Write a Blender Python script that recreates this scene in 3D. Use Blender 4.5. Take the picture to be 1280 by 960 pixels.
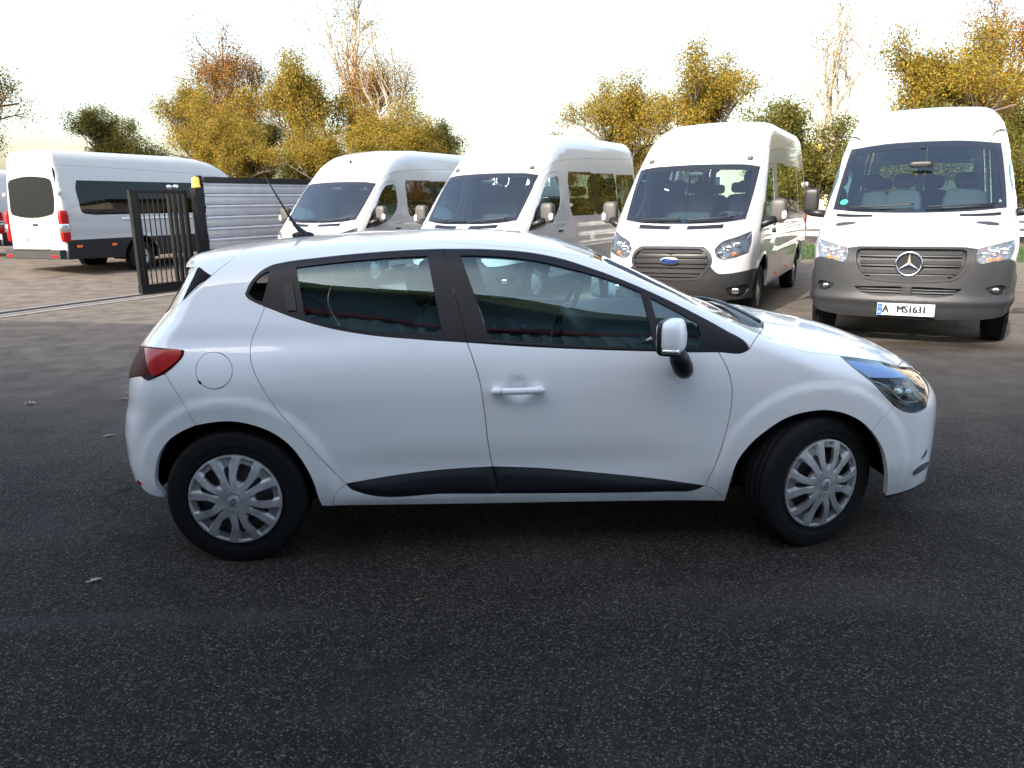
import bpy, bmesh, math, random
import numpy as np
from mathutils import Vector, Matrix, geometry

for o in list(bpy.data.objects): bpy.data.objects.remove(o)
SC = bpy.context.scene
COL = SC.collection

# ------------------------------------------------------------------ camera, sky, sun, exposure
FPX, PITCH, ROLL, CAMH = 960.0, math.radians(13.25), math.radians(-1.05), 1.558
_cp, _sp, _cr, _sr = math.cos(PITCH), math.sin(PITCH), math.cos(ROLL), math.sin(ROLL)
FWD = np.array([0, _cp, -_sp]); _u0 = np.array([0, _sp, _cp]); _r0 = np.array([1.0, 0, 0])
RGT = _cr*_r0 + _sr*_u0; UPV = -_sr*_r0 + _cr*_u0; CAMP = np.array([0, 0, CAMH])
cam = bpy.data.cameras.new('camera'); camo = bpy.data.objects.new('camera', cam); COL.objects.link(camo)
camo.matrix_world = Matrix(((RGT[0], UPV[0], -FWD[0], 0), (RGT[1], UPV[1], -FWD[1], 0), (RGT[2], UPV[2], -FWD[2], CAMH), (0, 0, 0, 1)))
cam.sensor_fit = 'HORIZONTAL'; cam.sensor_width = 36; cam.lens = FPX*36/1280; cam.clip_start = 0.05; cam.clip_end = 2000
SC.camera = camo
SUN_EL = math.radians(30); SUNH = np.array([-0.55, -0.835]); SUNH = SUNH/np.linalg.norm(SUNH)
SUNV = Vector((SUNH[0]*math.cos(SUN_EL), SUNH[1]*math.cos(SUN_EL), math.sin(SUN_EL)))
w = bpy.data.worlds.new('World'); SC.world = w; w.use_nodes = True
nt = w.node_tree; bg = nt.nodes['Background']
sky = nt.nodes.new('ShaderNodeTexSky'); sky.sky_type = 'NISHITA'; sky.sun_disc = False
sky.sun_elevation = SUN_EL; sky.sun_rotation = math.atan2(SUNH[0], SUNH[1]) % (2*math.pi)
sky.air_density = 1.3; sky.dust_density = 4.6; sky.ozone_density = 0.9
nt.links.new(sky.outputs[0], bg.inputs[0]); bg.inputs[1].default_value = 0.15
sl = bpy.data.lights.new('sun', 'SUN'); sl.energy = 2.0; sl.angle = math.radians(0.53); sl.color = (1, 0.955, 0.90)
slo = bpy.data.objects.new('sun', sl); COL.objects.link(slo); slo.rotation_euler = SUNV.to_track_quat('Z', 'Y').to_euler()
SC.view_settings.view_transform = 'Standard'; SC.view_settings.look = 'None'
SC.view_settings.exposure = 1.95; SC.view_settings.gamma = 1.0; SC.view_settings.use_curve_mapping = False

# ------------------------------------------------------------------ helpers: objects, materials
def tag(o, label=None, cat=None, group=None, kind=None):
    for k, v in (('label', label), ('category', cat), ('group', group), ('kind', kind)):
        if v: o[k] = v
    return o
def empty(name, loc=(0, 0, 0), rz=0, **k):
    o = bpy.data.objects.new(name, None); COL.objects.link(o); o.location = loc; o.rotation_euler = (0, 0, rz)
    o.empty_display_size = 0.1
    return tag(o, **k)
def mob(name, verts, faces, mat, parent=None, smooth=True, **k):
    me = bpy.data.meshes.new(name); me.from_pydata([tuple(map(float, v)) for v in verts], [], [tuple(int(i) for i in f) for f in faces])
    return mlink(name, me, mat, parent, smooth, **k)
def mlink(name, me, mat, parent=None, smooth=True, **k):
    o = bpy.data.objects.new(name, me); COL.objects.link(o)
    for m in (mat if isinstance(mat, (list, tuple)) else [mat]): me.materials.append(m)
    if smooth: me.polygons.foreach_set('use_smooth', [True]*len(me.polygons))
    me.update()
    if parent: o.parent = parent
    return tag(o, **k)
def autosmooth(o, ang=35):
    o.data.set_sharp_from_angle(angle=math.radians(ang)); return o
def children(o): return [c for c in bpy.data.objects if c.parent == o]
def copy_tree(o, parent=None, swap=None):
    c = o.copy(); COL.objects.link(c); c.parent = parent
    if swap and c.type == 'MESH':
        for i, s in enumerate(c.material_slots):
            nm = s.material.name if s.material else ''
            if nm in swap: s.link = 'OBJECT'; s.material = swap[nm]
    for ch in children(o): copy_tree(ch, c, swap)
    return c
class NT:
    def __init__(s, name):
        s.m = bpy.data.materials.new(name); s.m.use_nodes = True; s.t = s.m.node_tree; s.n = s.t.nodes; s.b = s.n['Principled BSDF']
    def node(s, t, **k):
        n = s.n.new(t)
        for a, v in k.items():
            if a.startswith('i_'): n.inputs[int(a[2:])].default_value = v
            else: setattr(n, a, v)
        return n
    def link(s, a, b): s.t.links.new(a, b)
def pm(name, col, rough=0.5, metal=0.0, coat=0.0, spec=0.5, emit=None, noise=0.0, nscale=8.0, bump=0.0, bscale=200.0, trans=0.0):
    k = NT(name); b = k.b; c4 = (*col, 1)
    b.inputs['Base Color'].default_value = c4; b.inputs['Roughness'].default_value = rough; b.inputs['Metallic'].default_value = metal
    b.inputs['Coat Weight'].default_value = coat; b.inputs['Coat Roughness'].default_value = 0.03; b.inputs['Specular IOR Level'].default_value = spec
    b.inputs['Transmission Weight'].default_value = trans
    tc = k.node('ShaderNodeTexCoord')
    if noise:
        nz = k.node('ShaderNodeTexNoise'); nz.inputs['Scale'].default_value = nscale; nz.inputs['Detail'].default_value = 6
        k.link(tc.outputs['Object'], nz.inputs['Vector'])
        mr = k.node('ShaderNodeMapRange'); mr.inputs[1].default_value = .3; mr.inputs[2].default_value = .7; mr.inputs[3].default_value = 1-noise; mr.inputs[4].default_value = 1+noise*.5
        k.link(nz.outputs[0], mr.inputs[0])
        vm = k.node('ShaderNodeVectorMath', operation='SCALE'); vm.inputs[0].default_value = col; k.link(mr.outputs[0], vm.inputs['Scale']); k.link(vm.outputs[0], b.inputs['Base Color'])
    if bump:
        nb = k.node('ShaderNodeTexNoise'); nb.inputs['Scale'].default_value = bscale; nb.inputs['Detail'].default_value = 3; k.link(tc.outputs['Object'], nb.inputs['Vector'])
        bp = k.node('ShaderNodeBump'); bp.inputs['Strength'].default_value = bump; bp.inputs['Distance'].default_value = .002; k.link(nb.outputs[0], bp.inputs['Height']); k.link(bp.outputs[0], b.inputs['Normal'])
    if emit:
        b.inputs['Emission Color'].default_value = (*emit[:3], 1); b.inputs['Emission Strength'].default_value = emit[3]
    return k.m
def glassm(name, tint, ior=1.5, rough=0.0, refl=2.0, coat=(1, 1, 1)):
    k = NT(name); k.n.remove(k.b)
    out = k.n['Material Output']; tr = k.node('ShaderNodeBsdfTransparent'); tr.inputs[0].default_value = (*tint, 1)
    gl = k.node('ShaderNodeBsdfGlossy'); gl.inputs['Roughness'].default_value = rough; gl.inputs[0].default_value = (*coat, 1)
    fr = k.node('ShaderNodeFresnel'); fr.inputs[0].default_value = ior; mx = k.node('ShaderNodeMixShader')
    # two air/glass interfaces reflect about twice the single-surface amount
    mu = k.node('ShaderNodeMath', operation='MULTIPLY', use_clamp=True); mu.inputs[1].default_value = refl; k.link(fr.outputs[0], mu.inputs[0])
    k.link(mu.outputs[0], mx.inputs[0]); k.link(tr.outputs[0], mx.inputs[1]); k.link(gl.outputs[0], mx.inputs[2]); k.link(mx.outputs[0], out.inputs[0])
    return k.m

# ------------------------------------------------------------------ helpers: curves and implicit bodies
def cs(pts, sig, n=2400):
    """smooth 1-D curve through points: linear interpolation blurred with a gaussian of width sig"""
    pts = sorted(pts); xs = np.array([p[0] for p in pts], float); ys = np.array([p[1] for p in pts], float)
    pad = max(4*sig, .05); g = np.linspace(xs[0]-pad, xs[-1]+pad, n); d = g[1]-g[0]
    v = np.interp(g, xs, ys)
    lo, hi = g < xs[0], g > xs[-1]
    v[lo] = ys[0]+(g[lo]-xs[0])*(ys[1]-ys[0])/(xs[1]-xs[0]); v[hi] = ys[-1]+(g[hi]-xs[-1])*(ys[-1]-ys[-2])/(xs[-1]-xs[-2])
    h = int(3*sig/d)+1; kx = np.arange(-h, h+1)*d; kr = np.exp(-.5*(kx/sig)**2); kr /= kr.sum()
    vp = np.concatenate([v[0]-(v[1]-v[0])*np.arange(h, 0, -1), v, v[-1]+(v[-1]-v[-2])*np.arange(1, h+1)])
    v = np.convolve(vp, kr, 'valid')
    def f(x): return np.interp(x, g, v)
    dv = np.gradient(v, d); f.d = lambda x: np.interp(x, g, dv)
    return f
def sst(a, b, x):
    t = np.clip((x-a)/(b-a), 0, 1); return t*t*(3-2*t)
def smax(a, b, k):
    h = np.maximum(k-np.abs(a-b), 0)/k
    return np.maximum(a, b)+h*h*k*.25
def catmull(pts, step):
    """densify a polyline (n,k) with a Catmull-Rom spline at about the given step"""
    p = np.asarray(pts, float)
    if len(p) == 2:
        n = max(2, int(np.linalg.norm(p[1]-p[0])/step)+1); t = np.linspace(0, 1, n)[:, None]; return p[0]*(1-t)+p[1]*t
    q = np.vstack([2*p[0]-p[1], p, 2*p[-1]-p[-2]]); out = []
    for i in range(1, len(q)-2):
        L = np.linalg.norm(q[i+1]-q[i]); n = max(1, int(round(L/step))); t = np.linspace(0, 1, n, endpoint=False)[:, None]
        a, b, c, d = q[i-1], q[i], q[i+1], q[i+2]
        # centripetal-like damping of tangents for uneven spacing
        l0 = max(np.linalg.norm(b-a), 1e-6); l1 = max(L, 1e-6); l2 = max(np.linalg.norm(d-c), 1e-6)
        m1 = ((b-a)/l0*l1+(c-b)/l1*l0)/(l0+l1)*l1; m2 = ((c-b)/l1*l2+(d-c)/l2*l1)/(l1+l2)*l1
        out.append((2*t**3-3*t**2+1)*b+(t**3-2*t**2+t)*m1+(-2*t**3+3*t**2)*c+(t**3-t**2)*m2)
    out.append(p[-1:]); return np.vstack(out)
def arc(cx, cz, r, a0, a1, n=24):
    return [(cx+r*math.cos(math.radians(a)), cz+r*math.sin(math.radians(a))) for a in np.linspace(a0, a1, n)]
def rrect(x0, x1, y0, y1, r, n=5):
    o = []
    for cx, cy, a in ((x1-r, y1-r, 0), (x0+r, y1-r, 90), (x0+r, y0+r, 180), (x1-r, y0+r, 270)): o += arc(cx, cy, r, a, a+90, n)
    return o
def inside(poly, pts):
    x, y = pts[:, 0], pts[:, 1]; r = np.zeros(len(pts), bool); n = len(poly); px, py = poly[:, 0], poly[:, 1]; j = n-1
    for i in range(n):
        if abs(py[j]-py[i]) > 1e-12:
            c = ((py[i] > y) != (py[j] > y)) & (x < (px[j]-px[i])*(y-py[i])/(py[j]-py[i])+px[i]); r ^= c
        j = i
    return r
def area2(p):
    x, y = p[:, 0], p[:, 1]; return .5*np.sum(x*np.roll(y, -1)-np.roll(x, -1)*y)
def offset_poly(p, g):
    """move a closed CCW polygon inward by g"""
    e = np.roll(p, -1, 0)-p; L = np.linalg.norm(e, axis=1)[:, None]+1e-12; n = np.stack([-e[:, 1], e[:, 0]], 1)/L
    m = n+np.roll(n, 1, 0); m /= (np.linalg.norm(m, axis=1)[:, None]+1e-9); c = np.clip((m*n).sum(1), .5, 1)[:, None]
    return p+m*g/c
def clean(p, eps=1e-4):
    keep = [0]
    for i in range(1, len(p)):
        if np.linalg.norm(p[i]-p[keep[-1]]) > eps: keep.append(i)
    if np.linalg.norm(p[keep[-1]]-p[keep[0]]) < eps: keep.pop()
    return p[keep]
def cdt(loops, h):
    """triangulate polygon loops[0] with holes loops[1:], interior points on a staggered grid of pitch h"""
    P = loops[0]; lo, hi = P.min(0), P.max(0); g = []
    ys = np.arange(lo[1]+h*.5, hi[1], h*.866)
    for k, yy in enumerate(ys):
        xs = np.arange(lo[0]+(.5*h if k % 2 else 0), hi[0], h); g.append(np.stack([xs, np.full(len(xs), yy)], 1))
    g = np.vstack(g) if g else np.zeros((0, 2))
    if len(g):
        ok = inside(P, g)
        for q in loops[1:]: ok &= ~inside(q, g)
        g = g[ok]
        B = np.vstack(loops)
        if len(g):
            dm = np.full(len(g), 9e9)
            for i in range(0, len(B), 400): dm = np.minimum(dm, ((g[:, None]-B[None, i:i+400])**2).sum(2).min(1))
            g = g[dm > (.45*h)**2]
    V = np.vstack(list(loops)+[g]); E = []; s = 0
    for q in loops:
        n = len(q); E += [(s+i, s+(i+1) % n) for i in range(n)]; s += n
    r = geometry.delaunay_2d_cdt([Vector(v) for v in V], E, [], 0, 1e-7)
    ov = np.array([tuple(v) for v in r[0]]); f = np.array([tuple(t) for t in r[2]], int)
    c = ov[f].mean(1); ok = inside(P, c)
    for q in loops[1:]: ok &= ~inside(q, c)
    f = f[ok]
    a = ov[f]; s = (a[:, 1, 0]-a[:, 0, 0])*(a[:, 2, 1]-a[:, 0, 1])-(a[:, 2, 0]-a[:, 0, 0])*(a[:, 1, 1]-a[:, 0, 1])
    f[s < 0] = f[s < 0][:, ::-1]; f = f[np.abs(s) > 1e-10]
    return ov, f
def unit(v): v = np.asarray(v, float); return v/np.linalg.norm(v)
class Body:
    """implicit vehicle body F<0 inside, with a pose on the ground; local x forward, y left, z up"""
    def __init__(s, F, pos, yaw, pitch=0.0):
        s.F = F; s.R = np.array(Matrix.Rotation(yaw, 3, 'Z') @ Matrix.Rotation(pitch, 3, 'Y')); s.pos = np.array(pos, float)
    def root(s, o, d, tmax=9.0, n=90, F=None):
        F = F or s.F; o = np.asarray(o, float); d = np.broadcast_to(np.asarray(d, float), o.shape)
        N = len(o); tp = np.zeros(N); lo = np.full(N, np.nan); hi = np.full(N, np.nan); best = np.full(N, 9e9); bt = np.zeros(N)
        for t in np.linspace(0, tmax, n)[1:]:
            v = F(o+d*t); new = (v < 0) & np.isnan(hi); hi[new] = t; lo[new] = tp[new]
            b = v < best; best[b] = v[b]; bt[b] = t
            tp[:] = t
        miss = np.isnan(hi); lo[miss] = bt[miss]; hi[miss] = bt[miss]
        for _ in range(26):
            m = .5*(lo+hi); v = F(o+d*m[:, None]) < 0; hi = np.where(v, m, hi); lo = np.where(v, lo, m)
        return o+d*(.5*(lo+hi))[:, None]
    def grad(s, P, F=None, e=.0015):
        F = F or s.F; g = np.stack([F(P+np.eye(3)[i]*e)-F(P-np.eye(3)[i]*e) for i in range(3)], 1)
        return g/(np.linalg.norm(g, axis=1)[:, None]+1e-12)
    def px(s, pts, step=4.0, F=None, spline=True):
        """photo pixels -> points where the view rays meet this body"""
        q = catmull(pts, step) if spline else np.asarray(pts, float)
        d = FWD+(q[:, :1]-640)/FPX*RGT-(q[:, 1:]-480)/FPX*UPV
        o = (CAMP-s.pos) @ s.R; d = d @ s.R; L = np.linalg.norm(d, axis=1)[:, None]; d = d/L
        D = np.linalg.norm(o); t0 = max(D-5.5, .3)
        return s.root(o+d*t0, d, tmax=11.0, n=260, F=F)
    def side(s, pts, sg=-1, step=.02, F=None):       # (x,z) seen from the side sg
        q = catmull(pts, step); o = np.stack([q[:, 0], np.full(len(q), 3.0*sg), q[:, 1]], 1); return s.root(o, (0, -sg, 0), 3.0, 200, F)
    def top(s, pts, step=.02, F=None):
        q = catmull(pts, step); o = np.stack([q[:, 0], q[:, 1], np.full(len(q), 4.0)], 1); return s.root(o, (0, 0, -1), 4.0, 260, F)
    def front(s, pts, step=.02, sg=1, F=None):       # (y,z) seen from the front (sg=1) or rear (sg=-1)
        q = catmull(pts, step); o = np.stack([np.full(len(q), 8.0*sg), q[:, 0], q[:, 1]], 1); return s.root(o, (-sg, 0, 0), 16.0, 600, F)
    def panel(s, name, loops, d, h, mat, parent, gap=.0018, rim=.014, disp=None, mirror=False, both=False, F=None, inset=0.0, dist_disp=None, **k):
        """a sheet of the body surface inside 3-D boundary loops, seen along direction d, with a folded rim"""
        d = unit(d); e1 = np.cross(d, (0, 0, 1)); e1 = unit(e1) if np.linalg.norm(e1) > .2 else np.array([0, 1.0, 0]); e2 = unit(np.cross(e1, d))
        L2 = []
        for i, l in enumerate(loops):
            p = clean(np.stack([l @ e1, l @ e2], 1)); a = area2(p)
            if (a < 0) == (i == 0): p = p[::-1]
            if gap: p = offset_poly(p, gap)
            L2.append(clean(p))
        V, T = cdt(L2, h)
        ref = np.vstack(loops) @ d
        P = s.root(V[:, :1]*e1+V[:, 1:]*e2+d*(ref.min()-1.2), d, ref.max()-ref.min()+2.4, 120, F)
        N = s.grad(P, F)
        N[(N*d).sum(1) > 0] *= -1
        off = np.zeros(len(P))
        if inset: off -= inset
        if disp is not None: off += disp(P)
        if dist_disp is not None:
            B = np.vstack(L2); dm = np.full(len(V), 9e9)
            for i in range(0, len(B), 300): dm = np.minimum(dm, ((V[:, None]-B[None, i:i+300])**2).sum(2).min(1))
            off += dist_disp(np.sqrt(dm), P)
        if both: P[np.abs(P[:, 1]) < gap*1.6+1e-4, 1] = 0
        P = P+N*off[:, None]
        a = P[T]; n3 = np.cross(a[:, 1]-a[:, 0], a[:, 2]-a[:, 0]); fl = (n3*N[T[:, 0]]).sum(1) < 0; T = T.copy(); T[fl] = T[fl][:, ::-1]
        if disp is not None or dist_disp is not None:
            a = P[T]; fn = np.cross(a[:, 1]-a[:, 0], a[:, 2]-a[:, 0]); N = np.zeros_like(P)
            for c in range(3): np.add.at(N, T[:, c], fn)
            N /= np.linalg.norm(N, axis=1)[:, None]+1e-12
        vs = [P]; fs = [T.tolist()]; ln = [N[T].reshape(-1, 3)]
        if rim:
            ed = {}
            for t in T:
                for i in range(3):
                    a_, b_ = int(t[i]), int(t[(i+1) % 3]); ed[(a_, b_)] = ed.get((a_, b_), 0)+1
            be = [e for e in ed if (e[1], e[0]) not in ed]
            base = len(P); idx = {}; rv = []
            for e in be:
                for v in e:
                    if v not in idx: idx[v] = base+len(rv); rv += [P[v], P[v]-N[v]*rim]
            rf = [(e[1], e[0], 0, 0) for e in be]
            q = [(idx[e[1]], idx[e[0]], idx[e[0]]+1, idx[e[1]]+1) for e in be]
            rv = np.array(rv); vs.append(rv); fs.append(q); A = np.vstack(vs)
            for f in q:
                n = np.cross(A[f[1]]-A[f[0]], A[f[2]]-A[f[0]]); n = n/(np.linalg.norm(n)+1e-12); ln.append(np.repeat(n[None], 4, 0))
        A = np.vstack(vs); Fc = [tuple(f) for g in fs for f in g]; ln = np.vstack(ln)
        def build(A, Fc, ln):
            me = bpy.data.meshes.new(name); me.from_pydata(A.tolist(), [], Fc)
            me.polygons.foreach_set('use_smooth', [True]*len(me.polygons)); me.normals_split_custom_set(ln.tolist())
            return me
        def flip(A, Fc, ln):
            A2 = A*[1, -1, 1]; F2 = [tuple(reversed(f)) for f in Fc]; l2 = []; i = 0
            for f in Fc: l2.append(ln[i:i+len(f)][::-1]); i += len(f)
            return A2, F2, np.vstack(l2)*[1, -1, 1]
        if both:                                    # one object made of the panel and its mirror image
            A2, F2, l2 = flip(A, Fc, ln); n = len(A)
            return mlink(name, build(np.vstack([A, A2]), Fc+[tuple(i+n for i in f) for f in F2], np.vstack([ln, l2])), mat, parent, smooth=False, **k)
        o = mlink(name, build(A, Fc, ln), mat, parent, smooth=False, **k)
        if not mirror: return o
        return o, mlink(name, build(*flip(A, Fc, ln)), mat, mirror if mirror is not True else parent, smooth=False, **k)

# ------------------------------------------------------------------ helpers: solids
def sell(c, r, e=(.5, .5), nu=24, nv=14, R=None, fn=None):
    """superellipsoid (rounded block) verts, faces"""
    V = []; F = []
    sg = lambda v, p: math.copysign(abs(v)**p, v)
    for j in range(nv+1):
        ph = -math.pi/2+math.pi*j/nv
        for i in range(nu):
            th = 2*math.pi*i/nu
            V.append((r[0]*sg(math.cos(ph), e[0])*sg(math.cos(th), e[1]), r[1]*sg(math.cos(ph), e[0])*sg(math.sin(th), e[1]), r[2]*sg(math.sin(ph), e[0])))
    V = np.array(V)
    if fn: V = fn(V)
    if R is not None: V = V @ np.array(R).T
    V = V+np.array(c)
    for j in range(nv):
        for i in range(nu): F.append((j*nu+i, j*nu+(i+1) % nu, (j+1)*nu+(i+1) % nu, (j+1)*nu+i))
    return V, F
def box(c, s, R=None):
    x, y, z = s[0]/2, s[1]/2, s[2]/2
    V = np.array([(-x, -y, -z), (x, -y, -z), (x, y, -z), (-x, y, -z), (-x, -y, z), (x, -y, z), (x, y, z), (-x, y, z)])
    if R is not None: V = V @ np.array(R).T
    return V+np.array(c), [(0, 3, 2, 1), (4, 5, 6, 7), (0, 1, 5, 4), (1, 2, 6, 5), (2, 3, 7, 6), (3, 0, 4, 7)]
def tube(path, r, n=8, closed=False, caps=True):
    p = np.asarray(path, float); m = len(p); r = np.broadcast_to(r, (m,)); V = []; F = []
    t = np.gradient(p, axis=0) if not closed else np.roll(p, -1, 0)-np.roll(p, 1, 0)
    t /= np.linalg.norm(t, axis=1)[:, None]+1e-12
    a = np.cross(t[0], (0, 0, 1)); a = np.cross(t[0], (0, 1, 0)) if np.linalg.norm(a) < .1 else a; a /= np.linalg.norm(a)
    for i in range(m):
        a = a-t[i]*(a@t[i]); a /= np.linalg.norm(a); b = np.cross(t[i], a)
        for k in range(n):
            g = 2*math.pi*k/n; V.append(p[i]+r[i]*(math.cos(g)*a+math.sin(g)*b))
    for i in range(m if closed else m-1):
        j = (i+1) % m
        for k in range(n): F.append((i*n+k, i*n+(k+1) % n, j*n+(k+1) % n, j*n+k))
    if caps and not closed: F += [tuple(range(n-1, -1, -1)), tuple((m-1)*n+k for k in range(n))]
    return np.array(V), F
def lathe(prof, n=48, axis='y'):
    """revolve (r, h) profile about an axis"""
    V = []; F = []; m = len(prof)
    for i in range(n):
        a = 2*math.pi*i/n; c, s = math.cos(a), math.sin(a)
        for r, h in prof: V.append((r*c, h, r*s) if axis == 'y' else ((h, r*c, r*s) if axis == 'x' else (r*c, r*s, h)))
    for i in range(n):
        for j in range(m-1): F.append((i*m+j, i*m+j+1, ((i+1) % n)*m+j+1, ((i+1) % n)*m+j))
    return np.array(V), F
def join(*vf):
    V = []; F = []; n = 0
    for v, f in vf: V.append(np.asarray(v, float)); F += [tuple(i+n for i in q) for q in f]; n += len(v)
    return np.vstack(V), F
def prism(poly, z0, z1, axis='z', h=None):
    """extrude a 2-D outline"""
    p = np.asarray(poly, float)
    if area2(p) < 0: p = p[::-1]
    V2, T = cdt([clean(p)], h or 10.0); n = len(V2)
    A = np.vstack([np.c_[V2, np.full(n, z1)], np.c_[V2, np.full(n, z0)]]); F = [tuple(t) for t in T]+[tuple(t[::-1]+n) for t in T]
    ed = {(int(t[i]), int(t[(i+1) % 3])) for t in T for i in range(3)}
    F += [(b, a, a+n, b+n) for a, b in ed if (b, a) not in ed]
    if axis == 'x': A = A[:, [2, 0, 1]]
    elif axis == 'y': A = A[:, [0, 2, 1]]*[1, 1, 1]; F = [f[::-1] for f in F]
    return A, F
_tx = {}
def text_mesh(body, size, depth=.002, shear=0.0, sx=1.0, bold=0.0):
    cu = bpy.data.curves.new('lettering', 'FONT'); cu.body = body; cu.size = size; cu.extrude = depth; cu.offset = bold; cu.shear = shear; cu.align_x = 'CENTER'; cu.align_y = 'CENTER'; cu.resolution_u = 3
    o = bpy.data.objects.new('lettering', cu); COL.objects.link(o); dg = bpy.context.evaluated_depsgraph_get(); me = bpy.data.meshes.new_from_object(o.evaluated_get(dg))
    V = np.array([tuple(v.co) for v in me.vertices])*[sx, 1, 1]; F = [tuple(p.vertices) for p in me.polygons]
    bpy.data.objects.remove(o); bpy.data.curves.remove(cu); bpy.data.meshes.remove(me); return V, F
def frame(V, o, ex, ey, ez):
    return V[:, :1]*np.asarray(ex)+V[:, 1:2]*np.asarray(ey)+V[:, 2:3]*np.asarray(ez)+np.asarray(o)

# ------------------------------------------------------------------ materials
def paint_mat(name, col, dirt=0.25, glow=.35):
    """white car paint: clear coat, faint road film towards the sills"""
    k = NT(name); b = k.b; tc = k.node('ShaderNodeTexCoord'); sx = k.node('ShaderNodeSeparateXYZ'); k.link(tc.outputs['Object'], sx.inputs[0])
    nz = k.node('ShaderNodeTexNoise'); nz.inputs['Scale'].default_value = 9; nz.inputs['Detail'].default_value = 8; nz.inputs['Roughness'].default_value = .7; k.link(tc.outputs['Object'], nz.inputs['Vector'])
    h = k.node('ShaderNodeMapRange'); h.inputs[1].default_value = .2; h.inputs[2].default_value = .40; h.inputs[3].default_value = 1; h.inputs[4].default_value = 0; k.link(sx.outputs[2], h.inputs[0])
    n2 = k.node('ShaderNodeMapRange'); n2.inputs[1].default_value = .35; n2.inputs[2].default_value = .75; k.link(nz.outputs[0], n2.inputs[0])
    mu = k.node('ShaderNodeMath', operation='MULTIPLY'); k.link(h.outputs[0], mu.inputs[0]); k.link(n2.outputs[0], mu.inputs[1])
    m2 = k.node('ShaderNodeMath', operation='MULTIPLY'); k.link(mu.outputs[0], m2.inputs[0]); m2.inputs[1].default_value = dirt
    mx = k.node('ShaderNodeMixRGB'); mx.inputs[1].default_value = (*col, 1); mx.inputs[2].default_value = (.16, .14, .12, 1); k.link(m2.outputs[0], mx.inputs[0]); k.link(mx.outputs[0], b.inputs['Base Color'])
    b.inputs['Roughness'].default_value = .32; b.inputs['Coat Weight'].default_value = 1.0; b.inputs['Coat Roughness'].default_value = .02; b.inputs['Specular IOR Level'].default_value = glow
    ob = k.node('ShaderNodeTexNoise'); ob.inputs['Scale'].default_value = 420; ob.inputs['Detail'].default_value = 1; k.link(tc.outputs['Object'], ob.inputs['Vector'])
    bp = k.node('ShaderNodeBump'); bp.inputs['Strength'].default_value = .025; bp.inputs['Distance'].default_value = .0004; k.link(ob.outputs[0], bp.inputs['Height']); k.link(bp.outputs[0], b.inputs['Coat Normal'])
    return k.m
M = {}
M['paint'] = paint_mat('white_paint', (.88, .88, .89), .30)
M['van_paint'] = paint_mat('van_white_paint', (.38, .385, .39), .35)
M['silver'] = paint_mat('silver_paint', (.42, .43, .45), .2)
M['black'] = pm('black_plastic', (.006, .006, .007), .45, noise=.2)
M['gloss_black'] = pm('gloss_black', (.008, .008, .010), .12, coat=.6)
M['pillar'] = pm('pillar_film', (.0065, .006, .008), .40, spec=.35)
M['clad'] = pm('cladding', (.009, .012, .016), .42, noise=.2, nscale=20)
M['rubber'] = pm('rubber', (.0055, .0055, .006), .75, spec=.25, noise=.3, nscale=30, bump=.2, bscale=300)
M['liner'] = pm('arch_liner', (.006, .006, .007), .9, spec=.2)
M['glass'] = glassm('side_glass', (.68, .90, .93), refl=2.0, coat=(.72, .95, 1.0))
M['wind_glass'] = glassm('windscreen_glass', (.62, .78, .80))
M['dark_glass'] = glassm('privacy_glass', (.03, .04, .045), refl=.6)
M['lens'] = glassm('lamp_lens', (.86, .90, .93), 1.45, refl=.8)
M['chrome'] = pm('chrome', (.75, .76, .78), .12, metal=1)
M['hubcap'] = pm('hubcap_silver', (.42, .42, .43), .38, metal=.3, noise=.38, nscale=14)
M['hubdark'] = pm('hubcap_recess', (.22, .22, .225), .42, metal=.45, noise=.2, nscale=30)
M['steel'] = pm('steel_rim', (.10, .10, .10), .5, metal=.6)
M['red_lens'] = pm('red_lens', (.40, .004, .006), .25, coat=.2, spec=.3, noise=.25, nscale=40)
M['dark_red_lens'] = pm('dark_red_lens', (.05, .001, .004), .5, spec=.1)
M['orange'] = pm('orange_lens', (.75, .16, .02), .2, coat=.6)
M['seat'] = pm('seat_cloth', (.040, .050, .060), .85, noise=.3, nscale=60)
M['dash'] = pm('dashboard_plastic', (.022, .025, .030), .6, noise=.2)
M['trim'] = pm('trim_grey', (.08, .085, .09), .6)
M['headliner'] = pm('headliner', (.35, .36, .36), .9)
M['grey_plastic'] = pm('grey_plastic', (.021, .0215, .0225), .5, noise=.12, nscale=14, bump=.15, bscale=500)
M['mid_plastic'] = pm('mid_grey_plastic', (.015, .0155, .0165), .5, noise=.15, nscale=14)
M['mirror_plastic'] = pm('mirror_plastic', (.055, .052, .050), .5, noise=.1)
M['mirror'] = pm('mirror_glass', (.8, .82, .84), .02, metal=1)
M['reflector'] = pm('reflector', (.8, .8, .82), .1, metal=1)
M['plate'] = pm('plate_white', (.78, .78, .76), .4)
M['plate_blue'] = pm('plate_blue', (.01, .10, .55), .4)
M['ink'] = pm('ink', (.012, .012, .014), .5)
M['blue_oval'] = pm('blue_oval', (.012, .04, .20), .25, coat=.6)
M['green'] = pm('green_sticker', (.04, .45, .22), .4)
M['label_orange'] = pm('orange_sticker', (.70, .16, .05), .5)
M['label_white'] = pm('white_sticker', (.75, .75, .73), .5)
M['gate_paint'] = pm('anthracite_paint', (.0045, .0055, .0075), .40, spec=.3)
M['yellow'] = pm('yellow_beacon', (.85, .48, .01), .25, coat=.6)
M['reflection_blue'] = pm('sky_reflection_blue', (.42, .56, .82), .35, metal=.3, coat=.4)  # light blue standing in for sky mirrored in the headlamp
M['matt_black'] = pm('matt_black', (.008, .008, .010), .7, spec=.15)
M['lamp_grey'] = pm('lamp_grey', (.20, .22, .22), .2, metal=.5, coat=.5)
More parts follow.
